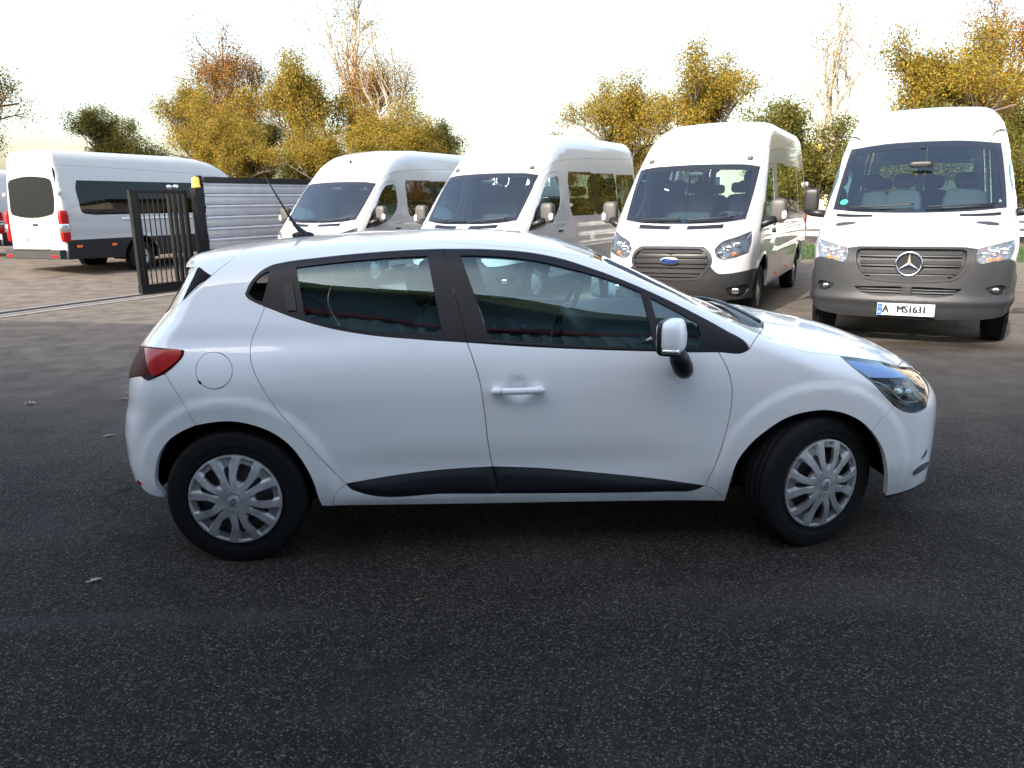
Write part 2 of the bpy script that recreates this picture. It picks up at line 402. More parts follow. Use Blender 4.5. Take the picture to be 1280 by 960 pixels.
M['cap_paint'] = pm('mirror_cap_white', (.84, .85, .87), .4, coat=.25)
M['grille_bar'] = pm('grille_bar_plastic', (.016, .017, .018), .45)
M['van_rear_black'] = pm('van_rear_glass', (.008, .010, .012), .15, spec=.06)

# ------------------------------------------------------------------ the white hatchback
HATCH_POS, HATCH_YAW = (-1.254, 4.054, 0.0), math.radians(1.27)
_top = cs([(-.60, 1.255), (-.40, 1.325), (-.20, 1.368), (.065, 1.402), (.48, 1.428), (.77, 1.434), (1.1, 1.429), (1.31, 1.411), (1.5, 1.375), (1.66, 1.325), (1.94, 1.195), (2.2, 1.074), (2.37, 1.003), (2.48, .982), (2.64, .960), (2.82, .926), (2.975, .886), (3.158, .815), (3.28, .745), (3.42, .64)], .035)
_crown = cs([(-.6, .05), (.0, .05), (1.2, .042), (1.6, .03), (2.3, .028), (2.5, .040), (2.7, .055), (3.4, .08)], .06)
_S = cs([(.10, .74), (.18, .782), (.26, .815), (.36, .843), (.5, .855), (.65, .862), (.76, .865), (.86, .860), (.93, .845), (.98, .824), (1.05, .790), (1.2, .713), (1.3, .658), (1.4, .598), (1.5, .53)], .022)
_plan = cs([(-.7, .90), (-.4, .955), (0, .99), (.5, 1.0), (1.3, 1.003), (2.2, .998), (2.6, .990), (2.9, .965), (3.15, .915), (3.3, .86), (3.5, .76)], .10)
_Xf = cs([(.10, 3.36), (.2, 3.395), (.26, 3.405), (.35, 3.412), (.45, 3.415), (.55, 3.415), (.62, 3.405), (.70, 3.365), (.78, 3.30), (.9, 3.18)], .02)
_Xr = cs([(.10, -.50), (.2, -.56), (.3, -.60), (.42, -.622), (.55, -.625), (.64, -.61), (.70, -.588), (.78, -.578), (.86, -.578), (.95, -.565), (1.0, -.535), (1.1, -.458), (1.15, -.425), (1.25, -.358), (1.34, -.30), (1.5, -.19)], .014)
RW, FW_, WZ = 0.0, 2.589, .302
def hatch_F(P, rear=None):
    x, y, z = P[:, 0], P[:, 1], P[:, 2]; a = np.sqrt(y*y+1e-6)
    W = _S(z)*_plan(x)
    # rear haunch, lower door scoop, arch lips, handle dish
    W = W+.016*np.exp(-((z-.80)/.13)**2)*sst(.75, -.1, x)-.012*np.exp(-((z-1.0)/.05)**2)*sst(.9, .1, x)
    W = W-.011*np.exp(-((z-.42)/.09)**2)*sst(.30, .75, x)*sst(2.15, 1.65, x)+.012*np.exp(-((z-.285)/.05)**2)*sst(.3, .6, x)*sst(2.2, 1.9, x)
    for cx in (RW, FW_):
        r = np.hypot(x-cx, z-WZ-.01); W = W+.010*sst(.475, .425, r)
    W = W-.017*np.exp(-(((x-1.262)/.047)**2+((z-.775)/.047)**2)**2)
    f1 = (a-W)*.93
    sl = _top.d(x); f2 = (z-_top(x)+_crown(x)*(a/.62)**2)/np.sqrt(1+sl*sl)
    G = smax(f1, f2, .10-.045*sst(1.5, 1.75, x)*sst(2.65, 2.4, x))
    f3 = x-(_Xf(z)-.31*(a/.8)**2.5); G = smax(G, f3*.9, .07)
    m = sst(.75, 1.1, z)
    f4 = (_Xr(z)+(1-m)*.14*(a/.75)**4+m*.45*a*a-x) if rear is None else rear(z)+.60*a*a-x
    return smax(G, f4*.92, .05)
HB = Body(hatch_F, HATCH_POS, HATCH_YAW)
hatch = empty('hatchback_car', HATCH_POS, HATCH_YAW, label='white five-door hatchback with dark side glass, parked alone in the shade', cat='car')
SIDE = (0, .82, -.57)
hp = HB.px
def rev(c): return c[::-1]
def cat(*c): return np.vstack(c)
def mir(c): return c*[1, -1, 1]
# traced curves -------------------------------------------------------------
dlo_top_r = hp([(306.5, 367), (312.5, 354), (325, 340), (340, 331.5), (352.5, 328.5), (400, 322), (460, 316), (515, 312.3), (554, 311)])
dlo_top_f = hp([(554, 311), (615, 311.8), (665, 316), (702, 323.5), (735, 334), (760, 343), (802, 360), (845, 380), (880, 398), (907, 413), (935, 432), (937, 436)])
dlo_bot_f = hp([(937, 436), (932, 439.3), (895, 440), (860, 440), (820, 439), (760, 437.3), (700, 435), (640, 431.8), (584, 428)])
dlo_bot_r = hp([(584, 428), (520, 423.8), (460, 418.3), (415, 410.5), (377, 400.2), (340, 386.5), (331, 383)])
dlo_tip = hp([(331, 383), (315, 376), (308, 371), (306.5, 367)])
seam_rd = hp([(331, 383), (323.7, 402), (315, 425), (312.5, 440), (315, 457), (325, 480), (345, 510), (372, 542), (410, 582), (432.5, 605)])
seam_b = hp([(584, 428), (590, 445), (599, 474), (606, 518), (610, 552), (615.5, 583.5)])
clad_top_r = hp([(432.5, 605), (490, 595), (552, 587.5), (615.5, 583.5)])
clad_top_f = hp([(615.5, 583.5), (665, 585), (760, 592.5), (830, 600), (881, 607.5)])
clad_seam = hp([(615.5, 583.5), (619, 598), (623, 617.5)])
clad_bot_r = hp([(623, 617.5), (560, 617.5), (450, 615.8), (438, 611), (432.5, 605)])
clad_bot_f = hp([(881, 607.5), (870, 612.5), (830, 615), (760, 616.5), (690, 617), (623, 617.5)])
seam_fd = hp([(898, 440), (909, 460), (914.5, 481), (913.8, 508), (907.5, 540), (897.5, 572), (885, 600), (881, 607.5)])
sill_bot = hp([(906, 626), (860, 625.5), (760, 626.5), (615, 629), (440, 631.5), (402.5, 632)])
r_arch = hp([(402.5, 632), (399, 625), (392.5, 605), (380, 580), (360, 555), (340, 541), (315, 531.5), (287.5, 527), (265, 528.5), (245, 532)])
r_arch2 = hp([(245, 532), (225, 541), (209, 553), (199, 569), (194.5, 588), (194.5, 603), (206, 622)])
bump_seam_r = hp([(245, 532), (225, 497), (213, 478), (206, 467)])
tl_low = hp([(206, 467), (215, 460), (224, 451), (229, 444.5), (230, 438)])
tl_top = hp([(230, 438), (205, 435.5), (185, 433.5), (176.5, 432.5)])
hatch_seam = hp([(176.5, 432.5), (186, 416), (200, 398), (227, 377.5), (265, 344), (290, 324), (311, 307.5)])
_e = hp([(927, 404.5)], spline=False)[0]
ap_edge = HB.top([(1.60, -.590), (1.80, -.608), (2.0, -.622), (2.15, -.632), (float(_e[0]), float(_e[1]))])
_a, _b = hatch_seam[-1], ap_edge[0]
_t = np.linspace(0, 1, 14)
rail = HB.top([(float(_a[0]+(_b[0]-_a[0])*t), float(_a[1]*(1-t)+_b[1]*t-.07*math.sin(math.pi*t)**.7)) for t in _t])
rail[0], rail[-1] = _a, _b
hood_seam = hp([(954, 410.5), (966, 419), (982.5, 430), (995, 436.5), (1010, 440), (1049, 444.5)])
cowl_a = hp([(937, 436), (944, 424), (954, 410.5)])
cowl_b = hp([(954, 410.5), (940, 408.5), (927, 404.5)])
hl_top = hp([(1049, 444.5), (1080, 448.5), (1105, 452.5), (1122, 457.5)])
hl_left = hp([(1049, 444.5), (1061, 455), (1080, 470), (1092.5, 480), (1105, 493.7), (1118, 507)])
hl_bot = hp([(1118, 507), (1127, 512.5), (1138, 516), (1150, 514.5), (1158, 509.5)])
bump_seam_f = hp([(1118, 507), (1105, 521), (1089, 539)])
f_arch1 = hp([(1089, 539), (1080, 530), (1060, 518.7), (1035, 513.2), (1010, 515), (985, 522), (960, 537), (935, 559), (922, 577), (914, 599), (908, 620), (906, 626)])
f_arch2 = hp([(1107, 620), (1109, 605), (1108.5, 587), (1105, 567), (1095, 547), (1089, 539)])
fuel = hp([(267.5+23*math.cos(a), 463.3+23.3*math.sin(a)) for a in np.linspace(0, 2*math.pi, 33)[:-1]], spline=False)
# panels ---------------------------------------------------------------------
PT = M['paint']
HB.panel('quarter_panel', [cat(r_arch, bump_seam_r, tl_low, tl_top, hatch_seam, rail, ap_edge, rev(cowl_b), rev(cowl_a), rev(dlo_top_f), rev(dlo_top_r), rev(dlo_tip), seam_rd, hp([(432.5, 605), (424, 612), (418, 622), (416, 632)])), fuel], SIDE, .022, PT, hatch, mirror=True, gap=.0014, rim=.022)
HB.panel('fuel_flap', [fuel], SIDE, .015, PT, hatch, gap=.0020, label='round white fuel filler flap')
HB.panel('flap_notch', [hp([(246.5, 474.5), (250.5, 476.5), (253, 480.5), (249, 479.5)], 2)], SIDE, .006, M['matt_black'], hatch, gap=0, inset=-.001, rim=0)
HB.panel('sill_panel', [cat(rev(clad_bot_f), hp([(881, 607.5), (893, 612), (906, 626)]), sill_bot, hp([(402.5, 632), (416, 632)]), hp([(416, 632), (418, 622), (424, 612), (432.5, 605)]), rev(clad_bot_r))], SIDE, .022, PT, hatch, mirror=True, gap=.0006, rim=.03)
fdoor = HB.panel('front_door', [cat(rev(hp([(898, 440), (860, 440), (820, 439), (760, 437.3), (700, 435), (640, 431.8), (584, 428)])), seam_fd, rev(clad_top_f), rev(seam_b))], SIDE, .022, PT, hatch, mirror=True, rim=.02)
rdoor = HB.panel('rear_door', [cat(dlo_bot_r, seam_rd, clad_top_r, rev(seam_b))], SIDE, .022, PT, hatch, mirror=True, rim=.02)
bulge = lambda d, P: .010*sst(0, .022, d)
HB.panel('door_cladding', [cat(clad_top_f, clad_bot_f, rev(clad_seam))], SIDE, .016, M['clad'], hatch, mirror=True, dist_disp=bulge, rim=.02)
HB.panel('door_cladding', [cat(clad_top_r, clad_seam, clad_bot_r)], SIDE, .016, M['clad'], hatch, mirror=True, dist_disp=bulge, rim=.02)
HB.panel('front_fender', [cat(hp([(898, 440), (932, 439.3), (937, 436)]), cowl_a, hood_seam, hl_left, bump_seam_f, f_arch1, rev(hp([(881, 607.5), (893, 612), (906, 626)])), rev(seam_fd))], SIDE, .02, PT, hatch, mirror=True, rim=.022)
# side windows: frames with openings, panes set back
g_rear = hp([(370, 334), (405, 329.5), (461, 324), (505, 320.8), (533.5, 319.4)]), hp([(533.5, 319.4), (543, 368), (553, 418.7)]), hp([(553, 418.7), (480, 414.5), (435, 409.8), (412, 405), (380.6, 396.5)]), hp([(380.6, 396.5), (375, 365), (370, 334)])
g_front = hp([(576, 318.8), (615, 319.6), (665, 324.8), (715, 336), (760, 349), (801, 365)]), hp([(801, 365), (810, 398), (818, 434.5)]), hp([(818, 434.5), (760, 432.5), (690, 429.5), (612, 424.5)]), hp([(612, 424.5), (594, 370), (576, 318.8)])
g_tri = hp([(813, 372), (840, 386), (872, 404)]), hp([(872, 404), (876, 420), (872, 435.3)]), hp([(872, 435.3), (845, 435.5), (829, 435.2)]), hp([(829, 435.2), (821, 400), (813, 372)])
g_q = hp([(310.5, 366.5), (317, 354), (327, 343), (336, 338.5)]), hp([(336, 338.5), (332, 360), (327, 377)]), hp([(327, 377), (316, 372), (310.5, 366.5)])
b_up = hp([(554, 311), (584, 428)])
HB.panel('window_frame', [cat(dlo_top_r, b_up, dlo_bot_r, dlo_tip), cat(*g_rear), cat(*g_q)], SIDE, .02, M['pillar'], hatch, mirror=True, gap=.0012, inset=.003, rim=.02)
HB.panel('window_frame', [cat(dlo_top_f, dlo_bot_f, rev(b_up)), cat(*g_front), cat(*g_tri)], SIDE, .02, M['pillar'], hatch, mirror=True, gap=.0012, inset=.003, rim=.02)
for g, m in ((g_rear, 'glass'), (g_front, 'glass'), (g_tri, 'glass'), (g_q, 'dark_glass')):
    HB.panel('window_pane', [cat(*g)], SIDE, .03, M[m], hatch, mirror=True, gap=-.006, inset=.009, rim=0)
# door handle recessed in the rear pillar
HB.panel('rear_door_handle', [hp([(353, 355), (366, 354), (371, 388), (359, 389), (353, 355)], 3, spline=False)], SIDE, .01, M['black'], hatch, mirror=True, gap=0, inset=-.004, rim=.008)
# waist rubber strip
HB.panel('waist_strip', [cat(hp([(612, 425), (690, 430), (760, 433), (818, 435)]), rev(hp([(600, 427.5), (690, 432.8), (760, 435.6), (818, 437.2)])))], SIDE, .02, M['black'], hatch, mirror=True, gap=0, inset=-.003, rim=.006)
# roof, windscreen, bonnet
roof_front = catmull([ap_edge[0], [ap_edge[0][0]+.06, -.28, 0], [ap_edge[0][0]+.085, 0, 0], [ap_edge[0][0]+.06, .28, 0], mir(ap_edge[0])], .03)
roof_front = HB.top([(p[0], p[1]) for p in roof_front], .03); roof_front[0] = ap_edge[0]; roof_front[-1] = mir(ap_edge[0])
HB.panel('roof_panel', [cat(rail, roof_front, rev(mir(rail)), HB.top([(hatch_seam[-1][0], -hatch_seam[-1][1]), (hatch_seam[-1][0]-.05, 0), (hatch_seam[-1][0], hatch_seam[-1][1])]))], (0, 0, -1), .04, PT, hatch, gap=.0004, rim=.012)
ws_bot = HB.top([(ap_edge[-1][0], ap_edge[-1][1]), (ap_edge[-1][0]+.06, -.4), (ap_edge[-1][0]+.09, 0), (ap_edge[-1][0]+.06, .4), (ap_edge[-1][0], -ap_edge[-1][1])])
HB.panel('windscreen', [cat(rev(roof_front), ap_edge, ws_bot, rev(mir(ap_edge)))], (-.62, 0, -.78), .05, M['wind_glass'], hatch, gap=.002, inset=.003, rim=0)
HB.panel('windscreen_border', [cat(rev(roof_front), ap_edge, ws_bot, rev(mir(ap_edge))), cat(rev(roof_front), ap_edge, ws_bot, rev(mir(ap_edge)))*[.94, .93, .955]+[.118, 0, .052]], (-.62, 0, -.78), .05, M['gloss_black'], hatch, gap=.0015, inset=.0045, rim=0)
hx, hy, hz = hl_top[-1]
hood_rear = HB.top([(hood_seam[0][0], hood_seam[0][1]), (hood_seam[0][0]+.05, -.4), (hood_seam[0][0]+.07, 0), (hood_seam[0][0]+.05, .4), (hood_seam[0][0], -hood_seam[0][1])])
hood_front = HB.top([(hx, hy), (hx+.10, hy*.78), (3.285, hy*.45), (3.315, 0), (3.285, -hy*.45), (hx+.10, -hy*.78), (hx, -hy)])
HB.panel('bonnet', [cat(hood_seam, hl_top, hood_front, rev(mir(hl_top)), rev(mir(hood_seam)), rev(hood_rear))], (0, 0, -1), .03, PT, hatch, rim=.02, disp=lambda P: .006*np.exp(-((np.abs(P[:, 1])-.42-.03*(P[:, 0]-2.6))/.03)**2)*sst(3.25, 2.9, P[:, 0]))
HB.panel('cowl', [cat(ws_bot, rev(mir(cowl_b)), rev(hood_rear), cowl_b)], (0, 0, -1), .03, M['black'], hatch, gap=.001, rim=.02, inset=.012)
# front bumper (near half and its mirror image are one part)
bot_f = HB.front([(0, .215), (-.30, .212), (-.52, .215)], .02)
bl = hp([(1157, 601), (1135, 612.8), (1107, 620)])
bot_f = cat(bot_f, catmull([bot_f[-1], bl[0]], .03)[1:-1], bl)
hl_front = cat(hp([(1158, 509.5), (1160, 500)]), HB.front([(hp([(1160, 500)], spline=False)[0][1], hp([(1160, 500)], spline=False)[0][2]), (-.50, .735), (-.56, .765)]), hl_top[-1:])
half_hood = HB.top([(hx, hy), (hx+.10, hy*.78), (3.285, hy*.45), (3.315, 0)])
FD = unit((-.75, .62, -.25))
HB.panel('front_bumper', [cat(bot_f, f_arch2, rev(bump_seam_f), hl_bot, hl_front, half_hood)], FD, .018, PT, hatch, both=True, rim=.03)
lip_ = hp([(1108, 620.3), (1120, 617.2), (1135, 612.6), (1148, 606.5), (1155, 602)], 3)+[0, .006, -.002]
mob('bumper_lip', *tube(lip_, .008, 8), M['black'], hatch); mob('bumper_lip', *tube(rev(mir(lip_)), .008, 8), M['black'], hatch)
HB.panel('fog_lamp', [hp([(1140.5, 590), (1146, 584.5), (1156, 578), (1160, 576.5), (1158, 583), (1150, 589.5), (1142, 594)], 2)], FD, .01, M['lamp_grey'], hatch, mirror=True, gap=0, inset=-.004, rim=.006)
HB.panel('bumper_slit', [hp([(1150.5, 574), (1155, 567.5), (1158, 561), (1157.5, 566), (1154, 572)], 2)], FD, .008, M['matt_black'], hatch, mirror=True, gap=0, inset=-.002, rim=0)
HB.panel('grille', [cat(HB.front([(0, .66), (-.30, .665), (-.46, .69)]), HB.front([(-.46, .69), (-.48, .72), (-.3, .738), (0, .742)]))], FD, .02, M['gloss_black'], hatch, both=True, gap=0, inset=-.003, rim=.004)
HB.panel('lower_grille', [cat(HB.front([(0, .27), (-.36, .275), (-.44, .32)]), HB.front([(-.44, .32), (-.40, .44), (0, .45)]))], FD, .02, M['black'], hatch, both=True, gap=0, inset=-.003, rim=.004)
# headlamp: bowl, reflectors and a clear lens
hl_loop = cat(rev(hl_top), hl_left, hl_bot, hl_front)
def lamp_in(d, P): return -.045*sst(.004, .05, d)
for sd in (1,):
    a, b = HB.panel('headlamp', [hl_loop], FD, .014, M['gloss_black'], hatch, mirror=True, gap=.002, dist_disp=lamp_in, rim=.0)
    for par, msign in ((a, 1), (b, -1)):
        for (px_, py_, r_) in ((1128, 490, .036), (1143, 487, .028)):
            c = hp([(px_, py_)], spline=False)[0]; n = HB.grad(c[None])[0]; c = c-n*.038
            V, F = sell((0, 0, 0), (r_*.8, r_, r_), (1, 1), 20, 12); 
            mob('projector', (V+c)*[1, msign, 1], F if msign > 0 else [f[::-1] for f in F], M['reflector'] if r_ < .03 else M['chrome'], par)
        pl = hp([(1086, 476), (1098, 478), (1108, 483), (1116, 490), (1124, 498), (1132, 502.5), (1148, 501.5)], 3); pl = pl-HB.grad(pl)*.005
        V, F = tube(pl, .0032, 6); mob('light_strip', V*[1, msign, 1], F if msign > 0 else [f[::-1] for f in F], M['label_white'], par)
        pl = hp([(1128, 483), (1136, 484), (1142, 488), (1147, 495), (1152, 499)], 3); pl = pl-HB.grad(pl)*.005
        V, F = tube(pl, .0028, 6); mob('light_strip', V*[1, msign, 1], F if msign > 0 else [f[::-1] for f in F], M['label_white'], par)
    HB.panel('painted_sky_reflection', [cat(hp([(1052, 446.8), (1080, 451), (1105, 455), (1121, 459.5)], 3), hp([(1121, 459.5), (1131, 466), (1136, 470.5)], 3), hp([(1136, 470.5), (1110, 471.5), (1083, 471)], 3), hp([(1083, 471), (1064, 456.5), (1052, 446.8)], 3))], FD, .012, M['reflection_blue'], hatch, mirror=True, gap=0, inset=.006, rim=0)  # added panel: sky reflection painted as light blue under the upper lens
    HB.panel('headlamp_lens', [hl_loop], FD, .02, M['lens'], hatch, mirror=True, gap=.002, inset=.001, rim=0)
# rear: bumper, tail lamp, tailgate, spoiler, rear window
RD = unit((.75, .62, -.25)); TG = unit((.8, 0, -.6))
rb_low = hp([(206, 622), (195, 620.5), (183, 615), (172, 603)])
rbc = HB.front([(rb_low[-1][1], rb_low[-1][2]), (-.55, .285), (-.3, .27), (0, .27)], .03, -1)
tl_in = HB.front([(tl_top[-1][1], tl_top[-1][2]), (-.60, .93), (-.565, .86), (-.575, .80)], .02, -1)
tl_bot = hp([(206, 467), (195, 471.5), (184, 475), (176, 470)])
tl_bot = cat(tl_bot, HB.front([(tl_bot[-1][1], tl_bot[-1][2]), (tl_in[-1][1], tl_in[-1][2])], .02, -1))
rb_top = HB.front([(tl_in[-1][1], tl_in[-1][2]), (-.5, .75), (0, .745)], .03, -1)
HB.panel('rear_bumper', [cat(rev(rbc), rev(rb_low), rev(r_arch2), bump_seam_r, tl_bot, rb_top)], RD, .018, PT, hatch, both=True, rim=.03)
tl_a, tl_b = HB.panel('tail_lamp', [cat(tl_low, tl_top, tl_in, rev(tl_bot))], RD, .014, M['dark_red_lens'], hatch, mirror=True, inset=-.004, rim=.02, label='red wraparound tail lamp')
HB.panel('lamp_segment', [hp([(182, 435.5), (205, 437.5), (227, 440.5), (226, 445), (213, 458.5), (190, 468.5), (185, 455), (182, 435.5)], 3)], RD, .012, M['red_lens'], tl_a, gap=.0, inset=-.0065, rim=.004)
HB.panel('lamp_base', [hp([(184, 470), (200, 465), (190, 473), (183, 474)], 3)], RD, .012, M['gloss_black'], tl_a, gap=0, inset=-.006, rim=0)
HB.panel('rear_reflector', [hp([(171, 602), (173, 600), (178, 604.5), (176, 607)], 2, spline=False)], RD, .01, M['red_lens'], hatch, mirror=True, gap=0, inset=-.003, rim=.004)
sp_c = HB.top([(hatch_seam[-1][0], hatch_seam[-1][1]), (hatch_seam[-1][0]-.05, 0), (hatch_seam[-1][0], -hatch_seam[-1][1])])
tg_bot = HB.front([(tl_in[-1][1], tl_in[-1][2]), (-.5, .755), (0, .75), (.5, .755), (-tl_in[-1][1], tl_in[-1][2])], .03, -1)
rw = cat(HB.front([(-.62, 1.04), (-.3, 1.0), (0, .995), (.3, 1.0), (.62, 1.04)], .03, -1), HB.front([(.62, 1.04), (.56, 1.2), (.52, 1.27)], .03, -1), HB.front([(.52, 1.27), (0, 1.29), (-.52, 1.27)], .03, -1), HB.front([(-.52, 1.27), (-.56, 1.2), (-.62, 1.04)], .03, -1))
HB.panel('tailgate', [cat(tg_bot, rev(mir(tl_in)), mir(hatch_seam), rev(sp_c), rev(hatch_seam), tl_in), rw], TG, .03, PT, hatch, rim=.02)
HB.panel('rear_window', [rw], TG, .04, M['dark_glass'], hatch, gap=-.004, inset=.004, rim=0)
# dark side wing of the tailgate beside the glass
HB.panel('tailgate_wing', [HB.px([(264.5, 345), (256, 339.5), (249.5, 334.5), (243, 346), (236, 360), (228.5, 376.5)], 3)], SIDE, .012, M['matt_black'], hatch, mirror=True, gap=0, inset=-.0035, rim=0)
_spr = cs([(1.0, -.375), (1.25, -.375), (1.30, -.372), (1.36, -.350), (1.45, -.30)], .012)
spF = lambda P: hatch_F(P, _spr)
sp_seam = hp([(264.5, 344), (277, 334), (290, 324), (311, 307.5)])
sp_low = hp([(264.5, 344), (256, 338.2), (249.5, 333)], 3, F=spF)
_q = sp_low[-1]
sp_rear = HB.front([(float(_q[1]), float(_q[2])), (float(_q[1])*.8, float(_q[2])-.012), (float(_q[1])*.4, float(_q[2])-.02), (0, float(_q[2])-.02)], .03, -1, F=spF)
sp_mid = HB.top([(float(sp_rear[-1][0])+.004, 0.0), (-.25, 0.0), (float(sp_c[len(sp_c)//2][0]), 0.0)], .03, F=spF)
_h = sp_c[:len(sp_c)//2+1]
HB.panel('roof_spoiler', [cat(sp_seam, _h, rev(sp_mid), rev(sp_rear), rev(sp_low))], unit((.55, .42, -.72)), .016, PT, hatch, both=True, gap=.0012, rim=.05, F=spF)
# antenna
ab = HB.top([(.185, 0), (.186, 0)], .01)[0]
bm_ = join(sell(ab+[.0, 0, .006], (.060, .020, .020), (1, 1), 16, 8), tube([ab+[.01, 0, .008], ab+[-.03, 0, .05], ab+[-.07, 0, .115], ab+[-.175, 0, .315]], [.020, .011, .0055, .0035], 8))
mob('antenna', *bm_, M['black'], hatch)
# door handles (front), mirrors
def handle(par, sg):
    c = HB.side([(1.262, .775), (1.263, .775)], -1)[0]; yb = -.868
    xs = np.linspace(1.145, 1.375, 22); path = np.array([(x, yb-.020-.008*math.sin(math.pi*(x-1.145)/.23), .775+.004*(x-1.26)) for x in xs])
    rr = .0135*np.clip(np.minimum((xs-1.137)/.016, (1.385-xs)/.03), .15, 1)**.5
    V, F = tube(path, rr, 12); V[:, 2] = .775+(V[:, 2]-.775)*1.15
    feet = join((V, F), sell((1.165, yb+.004, .775), (.018, .03, .016), (.6, .6), 12, 8), sell((1.35, yb+.004, .775), (.020, .03, .014), (.6, .6), 12, 8))
    V = feet[0]
    if sg > 0: return mob('door_handle', V*[1, -1, 1], [f[::-1] for f in feet[1]], PT, par)
    o = mob('door_handle', V, feet[1], PT, par)
    mob('lock_cover_line', *tube([(1.188, yb-.0365, .762), (1.186, yb-.039, .775), (1.188, yb-.0365, .789)], .0012, 5), M['black'], o)
    return o
handle(fdoor[0], -1); handle(fdoor[1], 1)
def at_y(px, y):
    d = (FWD+(px[0]-640)/FPX*RGT-(px[1]-480)/FPX*UPV) @ HB.R; o = (CAMP-HB.pos) @ HB.R; return o+d*(y-o[1])/d[1]
def hmirror(sg):
    c = at_y((843.5, 419.5), -.985)
    fl = lambda vf: (np.asarray(vf[0])*[1, -sg, 1], vf[1] if sg < 0 else [f[::-1] for f in vf[1]])
    RM = np.array(Matrix.Rotation(math.radians(-24), 3, 'Z')); fr_ = lambda vf: fl(((vf[0]-c) @ RM.T+c, vf[1]))
    def shp(V):
        V = V.copy(); t = V[:, 2]/.066; V[:, 0] = np.where(V[:, 0] > 0, V[:, 0]*(1-.22*np.clip(t, 0, 1)), V[:, 0]); V[:, 0] -= .010*(V[:, 1]/.095)**2; return V
    st = tube([at_y((846, 438), -.985), at_y((849, 448), -.975), at_y((853.5, 459), -.95), at_y((855, 462), -.90), at_y((855, 460), -.84)], [.030, .041, .043, .040, .036], 16)
    o = mob('mirror_arm', *fl(st), M['black'], hatch)
    o2 = mob('mirror_housing', *fr_(sell(c, (.046, .095, .067), (.5, .55), 40, 22, fn=shp)), M['cap_paint'], hatch)
    mob('mirror_rim', *fr_(sell(c+[-.046, 0, -.004], (.012, .097, .068), (.35, .4), 32, 10)), M['black'], o2)
    mob('mirror_pane', *fr_(sell(c+[-.055, 0, 0], (.006, .086, .058), (.35, .45), 24, 8)), M['mirror'], o2)
    mob('mirror_base', *fr_(sell(c+[-.012, .005, -.066], (.048, .085, .012), (.5, .5), 24, 8)), M['black'], o2)
    mob('indicator', *fr_(sell(c+[-.004, -.052, -.052], (.038, .045, .011), (.5, .5), 24, 10)), M['chrome'], o2)
for sg in (-1, 1):
    hmirror(sg)
# arch liners, underbody, cabin ------------------------------------------------
def liner(par, cx, cz, r, y0, y1, zf=.30, zr=.30, name='wheel_arch_liner'):
    """arched tub: half circle carried straight down to zf ahead of and zr behind the wheel, closed on the inner side"""
    p = [(cx+r, zf)]+arc(cx, cz, r, 0, 180, 26)+[(cx-r, zr)]; V = []; F = []; n = len(p)
    for x, z in p:
        for y in (y0, y1): V.append((x, y, z))
    for i in range(n-1): F.append((2*i, 2*i+1, 2*i+3, 2*i+2))
    F.append(tuple(2*i+1 for i in range(n)))
    return mob(name, V, F, M['liner'], par, smooth=False)
for cx in (RW, FW_):
    for s in (-1, 1): liner(hatch, cx, WZ+.02, .375, s*.78, s*.50, .23 if cx == RW else .29, .33 if cx == RW else .23)
mob('underbody', *box((1.30, 0, .245), (3.1, 1.30, .05)), M['liner'], hatch, smooth=False)
mob('inner_side', *box((1.2, .735, .50), (1.7, .03, .55)), M['trim'], hatch, smooth=False)
mob('inner_side', *box((1.2, -.735, .50), (1.7, .03, .55)), M['trim'], hatch, smooth=False)
mob('boot_floor', *box((-.15, 0, .62), (.7, 1.05, .05)), M['trim'], hatch, smooth=False)
mob('firewall', *box((2.25, 0, .55), (.05, 1.36, .6)), M['trim'], hatch, smooth=False)
def dashb(par, x0, w, z, d=.45, name='dashboard'):
    V, F = sell((x0, 0, z), (d, w, .14), (.35, .3), 32, 12); return mob(name, V, F, M['dash'], par)
dashb(hatch, 2.0, .66, .86)
def swheel(par, c, r=.185, tilt=65, mat=None):
    R = np.array(Matrix.Rotation(math.radians(90-tilt), 3, 'Y'))
    a = np.linspace(0, 2*math.pi, 41)[:-1]; p = np.stack([0*a, r*np.cos(a), r*np.sin(a)], 1) @ R.T+c
    vf = [tube(p, .015, 8, closed=True), sell(c, (.03, .07, .055), (.7, .7), 16, 8, R=R)]
    for g in (0, 180, 270):
        e = np.array([0, r*math.cos(math.radians(g)), r*math.sin(math.radians(g))]) @ R.T+c; vf.append(tube([c, e], .014, 6))
    return mob('steering_wheel', *join(*vf), mat or M['dash'], par)
swheel(hatch, np.array([1.58, .36, .93]))
def seat(par, x, y, z, wd=.25, hb=.62, name='seat', lean=18, mat=None):
    mt = mat or M['seat']; R = np.array(Matrix.Rotation(math.radians(-lean), 3, 'Y'))
    b = sell((0, 0, 0), (.27, wd, .085), (.45, .4), 24, 10, R=np.array(Matrix.Rotation(math.radians(-8), 3, 'Y')))
    k = sell(np.array([-.03, 0, hb*.5]) @ R.T+[-.24, 0, .04], (.085, wd*.98, hb*.5), (.5, .45), 24, 14, R=R)
    o = mob(name, *join((b[0]+[x, y, z], b[1]), (k[0]+[x, y, z], k[1])), mt, par)
    hc = np.array([-.03, 0, hb+.115]) @ R.T+[-.24+x, y, .04+z]
    h = join(sell(hc, (.045, .13, .085), (.55, .5), 20, 10, R=R), tube([hc+[0, .05, -.05], hc+[.03, .05, -.15]], .006, 6), tube([hc+[0, -.05, -.05], hc+[.03, -.05, -.15]], .006, 6))
    mob('headrest', *h, mt, o)
    return o
for y in (-.36, .36): seat(hatch, 1.28, y, .50, hb=.56)
for y in (-.40, 0, .40): seat(hatch, .50, y, .52, .20, .52, 'rear_seat', 22)
mob('interior_mirror', *sell((1.72, 0, 1.24), (.015, .11, .032), (.5, .5), 20, 8), M['black'], hatch)
